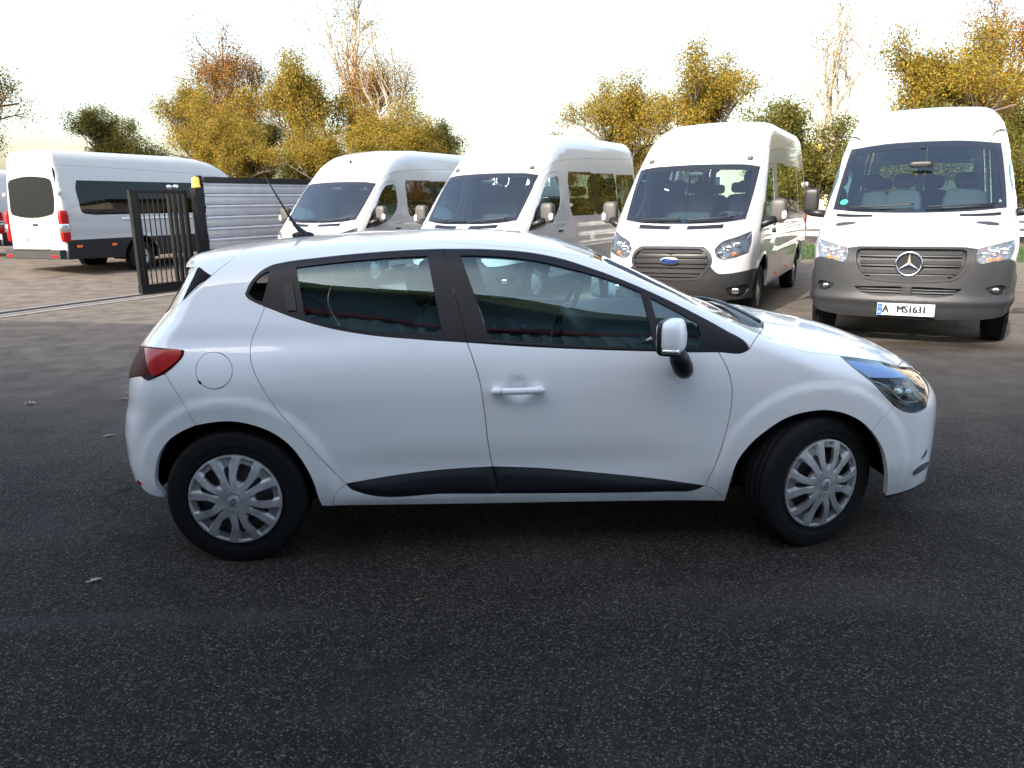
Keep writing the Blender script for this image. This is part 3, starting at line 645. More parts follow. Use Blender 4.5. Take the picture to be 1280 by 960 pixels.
# wheels ----------------------------------------------------------------------
def tyre_mesh(R, rim, w, n=72, blocks=True):
    """tyre cross-section revolved about y (axle), outer side at y=-w/2; sidewall ridges, tread grooves"""
    h = w/2; pr = []
    for r, y in ((rim, -h*.72), (rim+.006, -h*.86), (rim+.02, -h*.95), (rim+.022, -h*.965), (rim+.026, -h*.955), (rim+(R-rim)*.42, -h*1.0), (rim+(R-rim)*.46, -h*1.012), (rim+(R-rim)*.50, -h*1.0), (R-.030, -h*.985), (R-.016, -h*.95), (R-.007, -h*.88), (R-.002, -h*.78)): pr.append((r, y))
    g = []
    for c in (-.52, -.18, .18, .52): g += [(R, h*(c-.045)), (R-.008, h*(c-.035)), (R-.008, h*(c+.035)), (R, h*(c+.045))]
    pr = pr+g+[(r, -y) for r, y in reversed(pr)]
    V, F = lathe(pr, n); return V, [f[::-1] for f in F]
def hub_mesh(rad=.2, n=6):
    """plastic wheel trim with paired petal spokes; openings are real holes; axis y, face towards -y"""
    out = np.array([(rad*math.cos(a), rad*math.sin(a)) for a in np.linspace(0, 2*math.pi, 121)[:-1]])
    holes = []; cl = []
    for k in range(n):
        th = 2*math.pi*k/n+.5; c, s = math.cos(th), math.sin(th); Rm = np.array([[c, -s], [s, c]])
        # opening within a petal: teardrop from r=.082 to .172
        u = [(.088, 0), (.093, .012), (.105, .020), (.125, .0245), (.145, .026), (.160, .0265), (.164, .021), (.165, 0)]
        o = np.array(u+[(a, -b) for a, b in reversed(u[1:-1])]); holes.append(catmull(np.vstack([o, o[:1]]), .006)[:-1] @ Rm.T)
        th2 = th+math.pi/n; c2, s2 = math.cos(th2), math.sin(th2); R2 = np.array([[c2, -s2], [s2, c2]])
        u = [(.072, 0), (.09, .004), (.12, .009), (.142, .012), (.149, .008), (.151, 0)]
        o = np.array(u+[(a, -b) for a, b in reversed(u[1:-1])]); holes.append(clean(o) @ R2.T); cl.append(th)
    V2, T = cdt([out]+holes, .0065)
    r = np.hypot(V2[:, 0], V2[:, 1]); ph = np.arctan2(V2[:, 1], V2[:, 0])
    dome = .026*(1-(r/rad)**2)-.012*np.exp(-((r-.165)/.02)**2)*0
    armh = np.zeros(len(V2))
    for th in cl:
        dp = (ph-th+math.pi) % (2*math.pi)-math.pi; lx = r*np.cos(dp); ly = np.abs(r*np.sin(dp))
        ctr = np.interp(lx, [.04, .07, .09, .11, .14, .17, .195], [.006, .018, .029, .037, .0435, .0465, .0475]); q = np.abs(ly-ctr)
        armh = np.maximum(armh, np.where((lx > .02) & (r < .192), 1-sst(.0165, .0235, q), 0))
    hub = 1-sst(.052, .066, r); ring = sst(.186, .191, r)
    hgt = dome+.011*np.maximum(np.maximum(armh, hub), ring*.9)-.004*sst(.010, .0, np.abs(r-.034))*0
    cap = -.004*np.exp(-((r-.030)/.0025)**2); hgt += cap
    V = np.stack([V2[:, 0], -hgt, V2[:, 1]], 1); nV = len(V)
    ed = {(int(t[i]), int(t[(i+1) % 3])) for t in T for i in range(3)}; be = [e for e in ed if (e[1], e[0]) not in ed]
    idx = {}; ex = []
    for e in be:
        for v in e:
            if v not in idx: idx[v] = nV+len(ex); ex.append(V[v]+[0, .016, 0])
    F = [tuple(t) for t in T]+[(b, a, idx[a], idx[b]) for a, b in be]
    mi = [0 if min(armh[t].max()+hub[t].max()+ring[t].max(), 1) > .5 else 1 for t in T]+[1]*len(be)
    return np.vstack([V, ex]), F, mi
TY = tyre_mesh(.310, .196, .190); HV = hub_mesh(.2)
def logo_diamond():
    o = [(0, .020), (.013, 0), (0, -.020), (-.013, 0)]; i = [(0, .011), (.006, 0), (0, -.011), (-.006, 0)]
    V = [(x, -.004, z) for x, z in o+i]+[(x, 0, z) for x, z in o+i]
    F = []
    for k in range(4):
        j = (k+1) % 4; F += [(k, j, 4+j, 4+k), (k, 8+k, 8+j, j), (4+k, 4+j, 12+j, 12+k)]
    return np.array(V), F
_hubme = None
def hatch_wheel(x, sg, steer=0.0, spin=0.0):
    wv = bpy.data.objects.new('wheel', None); COL.objects.link(wv); wv.parent = hatch; wv.location = (x, sg*.757, .302)
    wv.rotation_euler = (0, 0, steer+(0 if sg < 0 else math.pi)); wv.empty_display_size = .1
    V = TY[0].copy(); 
    if True:    # loaded tyre: flat at the contact patch
        V[:, 2] = np.maximum(V[:, 2], -.3025)
    autosmooth(mob('tyre', V, TY[1], M['rubber'], wv), 40)
    R = np.array(Matrix.Rotation(spin, 3, 'Y'))
    hv = (HV[0]*1.03) @ R.T+[0, -.088, 0]
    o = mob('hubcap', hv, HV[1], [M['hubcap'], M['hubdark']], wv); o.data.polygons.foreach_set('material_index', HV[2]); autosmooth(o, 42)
    d = lathe([(.204, -.055), (.16, -.050), (.10, -.055), (.06, -.070), (0.001, -.070)], 40); mob('wheel_rim', *d, M['steel'], wv)
    lv, lf = logo_diamond(); mob('emblem', lv @ R.T+[0, -.1245, 0], lf, M['chrome'], o, smooth=False)
hatch_wheel(RW, -1, 0, .35); hatch_wheel(RW, 1); hatch_wheel(FW_, -1, math.radians(21), 0.1); hatch_wheel(FW_, 1, math.radians(21))
# wipers
wp = HB.top([(2.44, -.45), (2.42, -.1), (2.40, .25)], .05)+[0, 0, .012]; mob('wiper', *tube(wp, .008, 6), M['black'], hatch)
wp = HB.top([(2.45, .1), (2.42, .35), (2.40, .6)], .05)+[0, 0, .012]; mob('wiper', *tube(wp, .008, 6), M['black'], hatch)

# ------------------------------------------------------------------ ground
DV = np.array([.4513, .8924]); DL = np.array([.8924, -.4513])       # yard axes: along the parked vans, and across them
GP = np.array([-6.87, 14.44])                                        # a point on the gate track
def ground_z(x, y):
    d = -(np.asarray(x)-GP[0])*DL[0]-(np.asarray(y)-GP[1])*DL[1]     # distance beyond the track line
    d = np.clip(d-.6, 0, 40); return .066*d*d/(d+1.2)*(1+0*d)
def asphalt_mat():
    k = NT('asphalt'); b = k.b; tc = k.node('ShaderNodeTexCoord'); co = tc.outputs['Object']
    def noise(sc, det=4, rough=.55, dist=0):
        n = k.node('ShaderNodeTexNoise'); n.inputs['Scale'].default_value = sc; n.inputs['Detail'].default_value = det; n.inputs['Roughness'].default_value = rough; n.inputs['Distortion'].default_value = dist; k.link(co, n.inputs['Vector']); return n.outputs[0]
    def mr(v, a, b_, c=0, d=1):
        m = k.node('ShaderNodeMapRange'); m.inputs[1].default_value = a; m.inputs[2].default_value = b_; m.inputs[3].default_value = c; m.inputs[4].default_value = d; k.link(v, m.inputs[0]); return m.outputs[0]
    def mix(f, a, b_, typ='MIX'):
        m = k.node('ShaderNodeMixRGB', blend_type=typ)
        if isinstance(f, float): m.inputs[0].default_value = f
        else: k.link(f, m.inputs[0])
        for i, v in ((1, a), (2, b_)):
            if isinstance(v, tuple): m.inputs[i].default_value = (*v, 1)
            else: k.link(v, m.inputs[i])
        return m.outputs[0]
    vo = k.node('ShaderNodeTexVoronoi'); vo.inputs['Scale'].default_value = 185; k.link(co, vo.inputs['Vector'])
    sp = k.node('ShaderNodeSeparateColor'); k.link(vo.outputs['Color'], sp.inputs[0])
    stone = k.node('ShaderNodeValToRGB'); r = stone.color_ramp; r.elements[0].color = (.008, .0075, .007, 1); r.elements[1].color = (.20, .17, .14, 1); r.elements[1].position = 1.0; r.interpolation = 'EASE'
    e = r.elements.new(.55); e.color = (.021, .018, .0155, 1); e = r.elements.new(.84); e.color = (.048, .041, .034, 1)
    k.link(sp.outputs[0], stone.inputs[0])
    base = mix(mr(noise(2.2, 6, .6), .35, .7), (.022, .0185, .0155), (.036, .030, .025))
    edge = mr(vo.outputs['Distance'], .0, .55, 1, 0)
    c = mix(.78, base, stone.outputs[0])
    # worn pale dusty areas, dark oil patches, dry runs
    big = noise(.33, 5, .55, .6); c = mix(mr(big, .50, .64, 0, .6), c, (.082, .074, .066))
    c = mix(mr(noise(.9, 7, .65, 1.0), .54, .70, 0, .70), c, (.009, .0085, .008))
    mp = k.node('ShaderNodeMapping'); mp.inputs['Scale'].default_value = (.35, 2.6, 1); mp.inputs['Rotation'].default_value = (0, 0, -.25); k.link(co, mp.inputs[0])
    n5 = k.node('ShaderNodeTexNoise'); n5.inputs['Scale'].default_value = .8; n5.inputs['Detail'].default_value = 7; k.link(mp.outputs[0], n5.inputs['Vector'])
    c = mix(mr(n5.outputs[0], .56, .72, 0, .35), c, (.10, .092, .084))
    # second, coarser grade of stones and hairline cracks
    v2 = k.node('ShaderNodeTexVoronoi'); v2.inputs['Scale'].default_value = 85; k.link(co, v2.inputs['Vector']); s2 = k.node('ShaderNodeSeparateColor'); k.link(v2.outputs['Color'], s2.inputs[0])
    c = mix(mr(s2.outputs[1], .90, .97, 0, .3), c, (.09, .078, .066)); c = mix(mr(s2.outputs[0], .0, .18, .5, 0), c, (.010, .0095, .009))
    wv = k.node('ShaderNodeTexNoise'); wv.inputs['Scale'].default_value = 2.2; wv.inputs['Detail'].default_value = 6; k.link(co, wv.inputs['Vector'])
    va = k.node('ShaderNodeVectorMath', operation='MULTIPLY_ADD'); k.link(wv.outputs['Color'], va.inputs[0]); va.inputs[1].default_value = (.9, .9, .9); k.link(co, va.inputs[2])
    v3 = k.node('ShaderNodeTexVoronoi'); v3.feature = 'DISTANCE_TO_EDGE'; v3.inputs['Scale'].default_value = .42; k.link(va.outputs[0], v3.inputs['Vector'])
    cm = k.node('ShaderNodeMath', operation='MULTIPLY'); k.link(mr(v3.outputs['Distance'], .0, .007, 1, 0), cm.inputs[0]); k.link(mr(noise(.6, 3), .48, .60), cm.inputs[1])
    c = mix(cm.outputs[0], c, (.006, .006, .006))
    # older, paler asphalt further up the yard, plus sunlight and grazing sheen painted in
    sx = k.node('ShaderNodeSeparateXYZ'); k.link(co, sx.inputs[0])
    wob = k.node('ShaderNodeMath', operation='MULTIPLY_ADD'); k.link(noise(.5, 5), wob.inputs[0]); wob.inputs[1].default_value = 2.0; k.link(sx.outputs[1], wob.inputs[2])
    c = mix(mr(wob.outputs[0], 5.2, 9.2, 0, .85), c, mix(mr(noise(3, 6), .3, .7), (.10, .085, .070), (.20, .17, .14)))
    k.link(c, b.inputs['Base Color']); b.inputs['Roughness'].default_value = .88; b.inputs['Specular IOR Level'].default_value = .16
    bp = k.node('ShaderNodeBump'); bp.inputs['Strength'].default_value = .9; bp.inputs['Distance'].default_value = .006; k.link(edge, bp.inputs['Height'])
    b2 = k.node('ShaderNodeBump'); b2.inputs['Strength'].default_value = .35; b2.inputs['Distance'].default_value = .02; k.link(noise(1.7, 4), b2.inputs['Height']); k.link(b2.outputs[0], bp.inputs['Normal']); k.link(bp.outputs[0], b.inputs['Normal'])
    return k.m
M['asphalt'] = asphalt_mat()
xs = np.concatenate([[-420, -200, -100, -60], np.arange(-40, 41, 1.0), [60, 100, 200, 420]]); ys = np.concatenate([[-120, -60, -30], np.arange(-20, 61, 1.0), [90, 150, 300, 700]])
X, Y = np.meshgrid(xs, ys); Z = ground_z(X, Y); nx = len(xs)
V = np.stack([X.ravel(), Y.ravel(), Z.ravel()], 1); F = [(j*nx+i, j*nx+i+1, (j+1)*nx+i+1, (j+1)*nx+i) for j in range(len(ys)-1) for i in range(nx-1)]
mob('ground', V, F, M['asphalt'], kind='structure')

# ------------------------------------------------------------------ the hall behind the photographer that shades the foreground
def hall():
    e = unit((.969, -.248, 0)); n = unit((.248, .969, 0))      # along the wall, and out of it towards the yard
    L = 10.9; top = L*math.tan(SUN_EL); p0 = np.array([0, 9.25, 0])+np.array([SUNH[0], SUNH[1], 0])*L      # eaves stand where they throw the shadow line seen in the yard
    o = empty('hall_building', tuple(p0), math.atan2(e[1], e[0]), label='long metal clad industrial hall with red stripe behind the hatchback', cat='building')
    H = top; Lx0, Lx1 = -11, 15
    wall = pm('hall_sheet', (.50, .54, .55), .5, noise=.12); dark = pm('hall_dark_band', (.10, .12, .13), .4); red = pm('hall_red', (.50, .015, .02), .45); oli = pm('hall_fascia', (.36, .30, .08), .5)
    z2 = H-1.0
    mob('wall', *box(((Lx0+Lx1)/2, -6.1, z2/2), (Lx1-Lx0, 12, z2)), wall, o, smooth=False)
    xs = np.arange(Lx0, Lx1, .28); vf = [box((x, -.075, z2/2), (.09, .06+.08, z2-.02)) for x in xs]
    mob('wall_ribs', *join(*vf), wall, o, smooth=False)
    mob('red_stripe', *box(((Lx0+Lx1)/2, -.02, z2+.10), (Lx1-Lx0, .16, .11)), red, o, smooth=False)
    mob('window_band', *box(((Lx0+Lx1)/2, -6.06, z2+.5), (Lx1-Lx0, 12, .99)), dark, o, smooth=False)
    mob('fascia', *box(((Lx0+Lx1)/2, -6.0, H-.1), (Lx1-Lx0+.3, 12.3, .2)), oli, o, smooth=False)
hall()

# ------------------------------------------------------------------ high-roof vans
_vtop = cs([(-6.5, 2.74), (-5.5, 2.745), (-2.2, 2.73), (-1.6, 2.70), (-1.15, 2.61), (-.80, 2.46), (-.30, 2.06), (.0, 1.755), (.50, 1.262), (.60, 1.21), (.80, 1.115), (.93, 1.03), (1.05, .93)], .045)
_vcrown = cs([(-6.5, .04), (-2, .04), (-1, .06), (-.3, .10), (.4, .10), (.6, .07), (1.0, .06)], .08)
_vS = cs([(.1, .90), (.25, .945), (.45, .985), (.7, 1.005), (1.0, 1.012), (1.3, 1.0), (1.6, .968), (2.0, .915), (2.3, .868), (2.5, .828), (2.65, .785), (2.85, .70)], .05)
_vplan = cs([(-6.3, .965), (-5.2, .985), (-4, 1.0), (.0, 1.0), (.3, .985), (.55, .955), (.8, .90), (1.0, .83), (1.1, .79)], .09)
_vXf = cs([(.15, .88), (.28, .95), (.4, 1.0), (.55, 1.025), (.8, 1.02), (.92, .995), (1.02, .94), (1.12, .86), (1.3, .70)], .025)
def make_van_F(rear):
    def van_F(P):
        x, y, z = P[:, 0], P[:, 1], P[:, 2]; a = np.sqrt(y*y+1e-6)
        W = _vS(z)*_vplan(x)
        W = W-.012*np.exp(-((z-1.16)/.035)**2)*sst(-.4, -1.0, x)+.010*np.exp(-((z-.80)/.05)**2)*sst(-.3, -.9, x)
        for cx in (0, -3.75):
            r = np.hypot(x-cx, z-.36); W = W+.018*sst(.53, .47, r)
        f1 = (a-W)*.95
        sl = _vtop.d(x); f2 = (z-_vtop(x)+_vcrown(x)*(a/.8)**2)/np.sqrt(1+sl*sl)
        G = smax(f1, f2, .17)
        G = smax(G, (x-(_vXf(z)-.36*(a/.95)**2.8))*.9, .06)
        return smax(G, rear-x+.10*np.maximum(z-1.2, 0)*.6+.03*(a/.9)**6, .07)
    return van_F
def steel_disc(rad=.21, n=8):
    out = np.array([(rad*math.cos(a), rad*math.sin(a)) for a in np.linspace(0, 2*math.pi, 65)[:-1]]); holes = []
    for k in range(n):
        a = 2*math.pi*k/n; holes.append(np.array([(.145*math.cos(a)+.024*math.cos(t), .145*math.sin(a)+.024*math.sin(t)) for t in np.linspace(0, 2*math.pi, 13)[:-1]]))
    V2, T = cdt([out]+holes, .018); r = np.hypot(V2[:, 0], V2[:, 1])
    h = .035*sst(.125, .085, r)+.02*sst(.06, .045, r)+.015*sst(.17, .205, r)
    return np.stack([V2[:, 0], -h, V2[:, 1]], 1), [tuple(t) for t in T]
VTY = tyre_mesh(.345, .212, .225, 56); VDISC = steel_disc()
M['alloy'] = pm('van_wheel_silver', (.55, .55, .56), .35, metal=.6, noise=.15, nscale=20)
def van_wheel(par, x, sg, steer=0.0):
    wv = bpy.data.objects.new('wheel', None); COL.objects.link(wv); wv.parent = par; wv.location = (x, sg*.865, .342); wv.rotation_euler = (0, 0, steer+(0 if sg < 0 else math.pi)); wv.empty_display_size = .1
    V = VTY[0].copy(); V[:, 2] = np.maximum(V[:, 2], -.343)
    autosmooth(mob('tyre', V, VTY[1], M['rubber'], wv), 40)
    autosmooth(mob('wheel_disc', VDISC[0]+[0, -.05, 0], VDISC[1], M['alloy'], wv), 45)
    mob('wheel_rim', *lathe([(.214, -.098), (.205, -.10), (.198, -.06), (.196, .0), (.1, .02), (.01, .02)], 40), M['steel'], wv)
def van_cabin(par, rear, wsx=.30, seats=3):
    mob('cabin_floor', *box(((rear+.3)/2, 0, .62), (abs(rear)+.1, 1.80, .06)), M['liner'], par, smooth=False)
    mob('chassis', *box(((rear+.4)/2, 0, .46), (abs(rear)-.3, 1.15, .20)), M['liner'], par, smooth=False)
    mob('engine_bay', *box((.42, 0, .80), (.62, 1.30, .50)), M['liner'], par, smooth=False)
    dashb(par, .05, .84, 1.16, .40)
    swheel(par, np.array([-.42, .46, 1.26]), .19, 40)
    ys = (.50, -.18, -.56)
    for y in ys: seat(par, -.95, y, 1.0, .22 if y < 0 else .25, .62, 'front_seat', 14)
    for x in (-2.2, -3.1, -4.0)[:seats]:
        for y in (.58, .15, -.58): seat(par, x, y, 1.0, .21, .62, 'passenger_seat', 14)
    mob('interior_mirror', *sell((-.22, 0, 1.90), (.02, .12, .035), (.5, .5), 16, 8), M['black'], par)
def slot_t(B, y0, y1, d):
    # a slot lying on the bonnet just ahead of the windscreen
    b = B.front([(y, 1.315-.065*(1-(y/.81)**2)-.012) for y in np.linspace(y0, y1, 9)], .05); a = B.top([(float(p[0])+.035, float(p[1])) for p in b], .05); c = B.top([(float(p[0])+.035+d, float(p[1])) for p in b], .05)
    return np.vstack([a, c[::-1]])
VS = (0, -.88, -.47); VFD = unit((-.78, -.55, -.3)); VTD = (0, -.55, -.83)
def build_van(name, pos, yaw, rear, L4=False, **tagk):
    B = Body(make_van_F(rear), pos, yaw); par = empty(name, pos, yaw, **tagk)
    S = lambda p, st=.05: B.side(p, 1, st)
    Fr = lambda p, st=.04: B.front(p, st)
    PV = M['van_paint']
    ax = -3.75
    # shared curves on the left-hand side (y>0)
    ws_side = Fr([(.842, 1.985), (.838, 1.75), (.825, 1.5), (.808, 1.30)]); ws_bot = Fr([(.808, 1.30), (.60, 1.268), (.3, 1.252), (0, 1.248)]); ws_top = Fr([(0, 2.035), (.4, 2.028), (.7, 2.012), (.842, 1.985)])
    bon_side = Fr([(.808, 1.30), (.86, 1.23), (.912, 1.154)])
    hl_top = Fr([(.912, 1.154), (.775, 1.091), (.606, 1.026), (.545, .945)]); hl_out = Fr([(.912, 1.154), (.936, 1.025), (.92, .889)]); hl_bot = Fr([(.92, .889), (.739, .826), (.631, .819), (.571, .86), (.545, .945)])
    gr_side = Fr([(.40, .972), (.47, .93), (.525, .80), (.47, .68), (.375, .565)]); gr_top = Fr([(0, .976), (.2, .975), (.40, .972)]); gr_bot = Fr([(.375, .565), (.2, .55), (0, .545)])
    cut = Fr([(.505, .735), (.60, .64), (.70, .635), (.85, .655), (.935, .672)])
    a40 = S(arc(0, .36, .475, 41, 180, 20)); cut2 = cat(cut[-1:], S([(.54, .674), (.36, .672)]))
    ra = S(arc(ax, .36, .475, 0, 180, 20)); bot1 = S([(-.475, .36), (ax+.475, .36)], .12); bot2 = S([(ax-.475, .36), (rear+.10, .40)], .1)
    rz = rear+.06
    edge = S([(rz, .40), (rz, .9), (rz, 1.5), (rz+.045, 2.1), (rz+.07, 2.40)], .08)
    split = S([(rz+.07, 2.40), (-3.4, 2.345), (-1.6, 2.27), (-1.05, 2.225)], .12); split2 = catmull([split[-1], B.side([(-.72, 2.15), (-.7, 2.14)], 1)[0], ws_side[0]], .06)
    dw = S([(.30, 1.135), (-.30, 1.205), (-.52, 1.275), (-.74, 1.375), (-.88, 1.50), (-.945, 1.62)]), S([(-.945, 1.62), (-.955, 1.80), (-.95, 1.92), (-.91, 1.965), (-.80, 1.965)]), S([(-.80, 1.965), (-.58, 1.93), (-.38, 1.80), (-.10, 1.53), (.18, 1.27), (.30, 1.135)])
    dw = cat(*dw)
    door = cat(S([(.335, 1.105), (.335, .90), (.30, .80)]), S(arc(0, .36, .53, 56, 178, 14)), S([(-.53, .40), (-.95, .40), (-1.0, .44)]), S([(-1.0, .44), (-1.02, 1.2), (-1.015, 1.9), (-.96, 2.03)]), S([(-.96, 2.03), (-.80, 2.04), (-.56, 2.0), (-.34, 1.86), (-.06, 1.59), (.21, 1.33), (.345, 1.17), (.335, 1.105)]))
    wins = []
    xr = max(rear+.22, -5.6)
    if L4: ed = [(-1.32, xr+.28)]
    else: ed = [(-1.32, -2.46), (-2.50, -3.62), (-3.66, xr)]
    for a, b in ed:
        wins.append(cat(S([(a-.05, 1.33), (b+.10 if not (L4 or b == xr) else b+.30, 1.33)], .1), S([(b+.10 if not (L4 or b == xr) else b+.30, 1.33), (b+.02, 1.40), (b, 1.6), (b, 1.95), (b+.05, 2.075)]), S([(b+.05, 2.075), (a-.07, 2.06)], .1), S([(a-.07, 2.06), (a-.03, 2.0), (a, 1.7), (a, 1.40), (a-.05, 1.33)])))
    shell = cat(a40, bot1, ra, bot2, edge, split, split2, ws_side, bon_side, hl_out, cut[-1:], cut2[1:])
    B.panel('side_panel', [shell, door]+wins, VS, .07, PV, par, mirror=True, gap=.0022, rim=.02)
    d1, d2 = B.panel('front_door', [door, dw], VS, .06, PV, par, mirror=True, gap=.004, rim=.02)
    B.panel('window_pane', [dw], VS, .09, M['glass'], d1, gap=-.005, inset=.006, rim=0); 
    q = B.panel('window_pane', [mir(dw)], (0, .88, -.47), .09, M['glass'], d2, gap=-.005, inset=.006, rim=0)
    B.panel('window_corner', [cat(S([(.29, 1.14), (-.28, 1.205)]), S([(-.28, 1.205), (-.10, 1.52), (.18, 1.265), (.29, 1.14)]))], VS, .06, M['gloss_black'], par, mirror=True, gap=0, inset=-.001, rim=0)
    for wv in wins:
        B.panel('side_window', [wv], VS, .12, M['dark_glass' if L4 else 'van_side_glass'], par, mirror=True, gap=-.006, inset=.002, rim=0)
    B.panel('window_strip', [S([(-2.44, 1.34), (-2.52, 1.34), (-2.52, 2.06), (-2.44, 2.06), (-2.44, 1.34)], .1)], VS, .2, M['gloss_black'], par, mirror=True, gap=0, inset=-.001, rim=0) if not L4 else None
    B.panel('roof_cap', [cat(split, split2, rev(ws_top), B.top([(float(ws_top[0][0]), 0.0), (-1.2, 0), (-3, 0), (rz+.2, 0)], .2), B.top([(rz+.2, 0), (rz+.19, .4), (rz+.15, .70)], .08), cat(B.side([(rz+.12, 2.55), (rz+.07, 2.40)], 1, .05)))], VTD, .08, PV, par, both=True, gap=.0015, rim=.01)
    B.panel('windscreen', [cat(ws_top, ws_side, ws_bot)], unit((-.7, -.05, -.7)), .10, M['wind_glass'], par, both=True, gap=.003, inset=.004, rim=0)
    inner = cat(Fr([(0, 1.955), (.4, 1.95), (.66, 1.935), (.76, 1.91)]), Fr([(.76, 1.91), (.778, 1.7), (.775, 1.5), (.755, 1.36)]), Fr([(.755, 1.36), (.4, 1.315), (0, 1.30)]))
    B.panel('windscreen_border', [cat(ws_top, ws_side, ws_bot, rev(inner))], unit((-.7, -.05, -.7)), .08, M['gloss_black'], par, both=True, gap=.002, inset=.003, rim=0)
    B.panel('bonnet', [cat(rev(ws_bot), bon_side, hl_top, Fr([(.545, .945), (.47, .955), (.40, .972)]), rev(gr_top))], unit((-.6, -.2, -.77)), .05, PV, par, both=True, gap=.002, rim=.02)
    mo = [Fr([(.545, .945), (.47, .955), (.40, .972)])]
    B.panel('front_panel', [cat(rev(hl_bot), rev(hl_out[-1:]), cat(hl_out[-1:], Fr([(.92, .889), (.94, .78), (.935, .672)])), rev(cut), rev(gr_side[gr_side[:, 2] > .735]), mo[0][::-1])], VFD, .05, PV, par, mirror=True, gap=.002, rim=.02)
    # bumper with recessed fog lamp
    fog = Fr([(.69, .455), (.80, .475), (.915, .485), (.905, .36), (.86, .335), (.74, .345), (.69, .455)], .03)[:-1]
    bb = Fr([(0, .285), (.3, .287), (.6, .295), (.85, .30)]); bb = cat(bb, S([(float(bb[-1][0])-.05, .30), (.475, .30)]))
    B.panel('front_bumper', [cat(bb, S(arc(0, .36, .475, -7, 41, 8)), rev(cut2), rev(cut), rev(gr_side[:0]), gr_side[gr_side[:, 2] <= .735], gr_bot), fog], VFD, .05, M['mid_plastic'], par, both=True, gap=.001, rim=.03)
    f1, f2 = B.panel('fog_lamp', [fog], VFD, .04, M['black'], par, mirror=True, inset=.025, rim=0)
    for fo, sg in ((f1, 1), (f2, -1)):
        c = Fr([(.80, .41), (.801, .41)])[0]; n = B.grad(c[None])[0]; V, F = sell(c-n*.012, (.02, .055, .04), (.7, .7), 16, 10); mob('lamp_glass', V*[1, sg, 1], F if sg > 0 else [f[::-1] for f in F], M['reflector'], fo)
    # grille: frame, dark core, bars, emblem
    gl = cat(gr_top, gr_side, gr_bot); gi = np.stack([gl[:, 0], gl[:, 1]*.93, .76+(gl[:, 2]-.76)*.86], 1); gi = B.front([(p[1], p[2]) for p in gi], .5)
    B.panel('grille_frame', [cat(gl, rev(gi))], VFD, .03, M['mid_plastic'], par, both=True, gap=.0, inset=-.012, rim=.03)
    gk = B.panel('grille', [gl], VFD, .06, M['black'], par, both=True, gap=0, inset=.02, rim=0)
    for z, hw, th in ((.915, .40, .018), (.85, .46, .014), (.79, .485, .022), (.725, .455, .010), (.665, .42, .020), (.61, .36, .012)):
        p = B.front([(-hw, z), (-hw*.5, z), (0, z), (hw*.5, z), (hw, z)], .06); n = len(p); V = []
        for q in p:
            for dx, dz in ((.008, th), (.008, -th), (-.04, -th*.6), (-.04, th*.6)): V.append(q+[dx, 0, dz])
        F = [(4*i+a, 4*i+(a+1) % 4, 4*i+4+(a+1) % 4, 4*i+4+a) for i in range(n-1) for a in range(4)]
        mob('grille_bar', V, F, M['mid_plastic'] if th > .015 else M['grille_bar'], gk, smooth=False)
    nose = B.front([(0, .80), (.001, .80)])[0]
    e = mob('emblem', *[(lambda VF: (VF[0]+nose+[.025, 0, 0], VF[1]))(sell((0, 0, 0), (.014, .118, .047), (.8, 1), 40, 10))][0], M['chrome'], par)
    V, F = sell((0, 0, 0), (.014, .108, .040), (.8, 1), 40, 10); mob('emblem_field', V+nose+[.029, 0, 0], F, M['blue_oval'], e)
    V, F = text_mesh('Ford', .082, .001, .25, 1.15); mob('emblem_lettering', frame(V, nose+[.0445, 0, -.004], (0, 1, 0), (0, 0, 1), (1, 0, 0)), F, M['chrome'], e, smooth=False)
    # headlamps
    hloop = cat(hl_top[::-1], hl_out, hl_bot)
    for s_ in (1,):
        a, b = B.panel('headlamp', [hloop], VFD, .03, M['lamp_bowl'], par, mirror=True, gap=.002, dist_disp=lambda d, P: -.05*sst(.003, .045, d), rim=0)
        for par_, sg in ((a, 1), (b, -1)):
            for (y, z, r, mt) in ((.70, .965, .052, 'reflector'), (.80, 1.01, .045, 'chrome'), (.62, .90, .030, 'reflector'), (.785, .885, .032, 'orange')):
                c = Fr([(y, z), (y+.001, z)])[0]; n = B.grad(c[None])[0]; V, F = sell(c-n*.03, (r*.6, r, r*.8), (.9, .9), 16, 10); mob('lamp_cell', V*[1, sg, 1], F if sg > 0 else [f[::-1] for f in F], M[mt], par_)
        B.panel('headlamp_lens', [hloop], VFD, .04, M['lens'], par, mirror=True, gap=.002, inset=.001, rim=0)
    # bonnet air slots, wipers, mirrors, handles, markers
    if not L4:
        B.panel('air_slot', [slot_t(B, .115, .56, .085)], unit((-.6, -.1, -.77)), .02, M['black'], par, mirror=True, gap=0, inset=-.005, rim=0)
    wp = Fr([(.06, 1.285), (.35, 1.30), (.66, 1.325)], .05)+[.02, 0, .015]; mob('wiper', *tube(wp, .010, 6), M['black'], par)
    wp = Fr([(-.62, 1.285), (-.35, 1.30), (-.02, 1.31)], .05)+[.02, 0, .015]; mob('wiper', *tube(wp, .010, 6), M['black'], par)
    for sg in (1, -1):
        V, F = sell((.0, 1.165, 1.40), (.075, .105, .155), (.5, .55), 24, 16)
        am = join(tube([(.16, .97, 1.22), (.10, 1.06, 1.26), (.02, 1.13, 1.30)], [.045, .05, .06], 10))
        o = mob('mirror_housing', V*[1, sg, 1], F if sg > 0 else [f[::-1] for f in F], M['mirror_plastic'], par)
        mob('mirror_arm', am[0]*[1, sg, 1], am[1] if sg > 0 else [f[::-1] for f in am[1]], M['black'], o)
        V, F = sell((.045, 1.245, 1.345), (.04, .030, .055), (.6, .6), 16, 10); mob('indicator', V*[1, sg, 1], F if sg > 0 else [f[::-1] for f in F], M['label_white'], o)
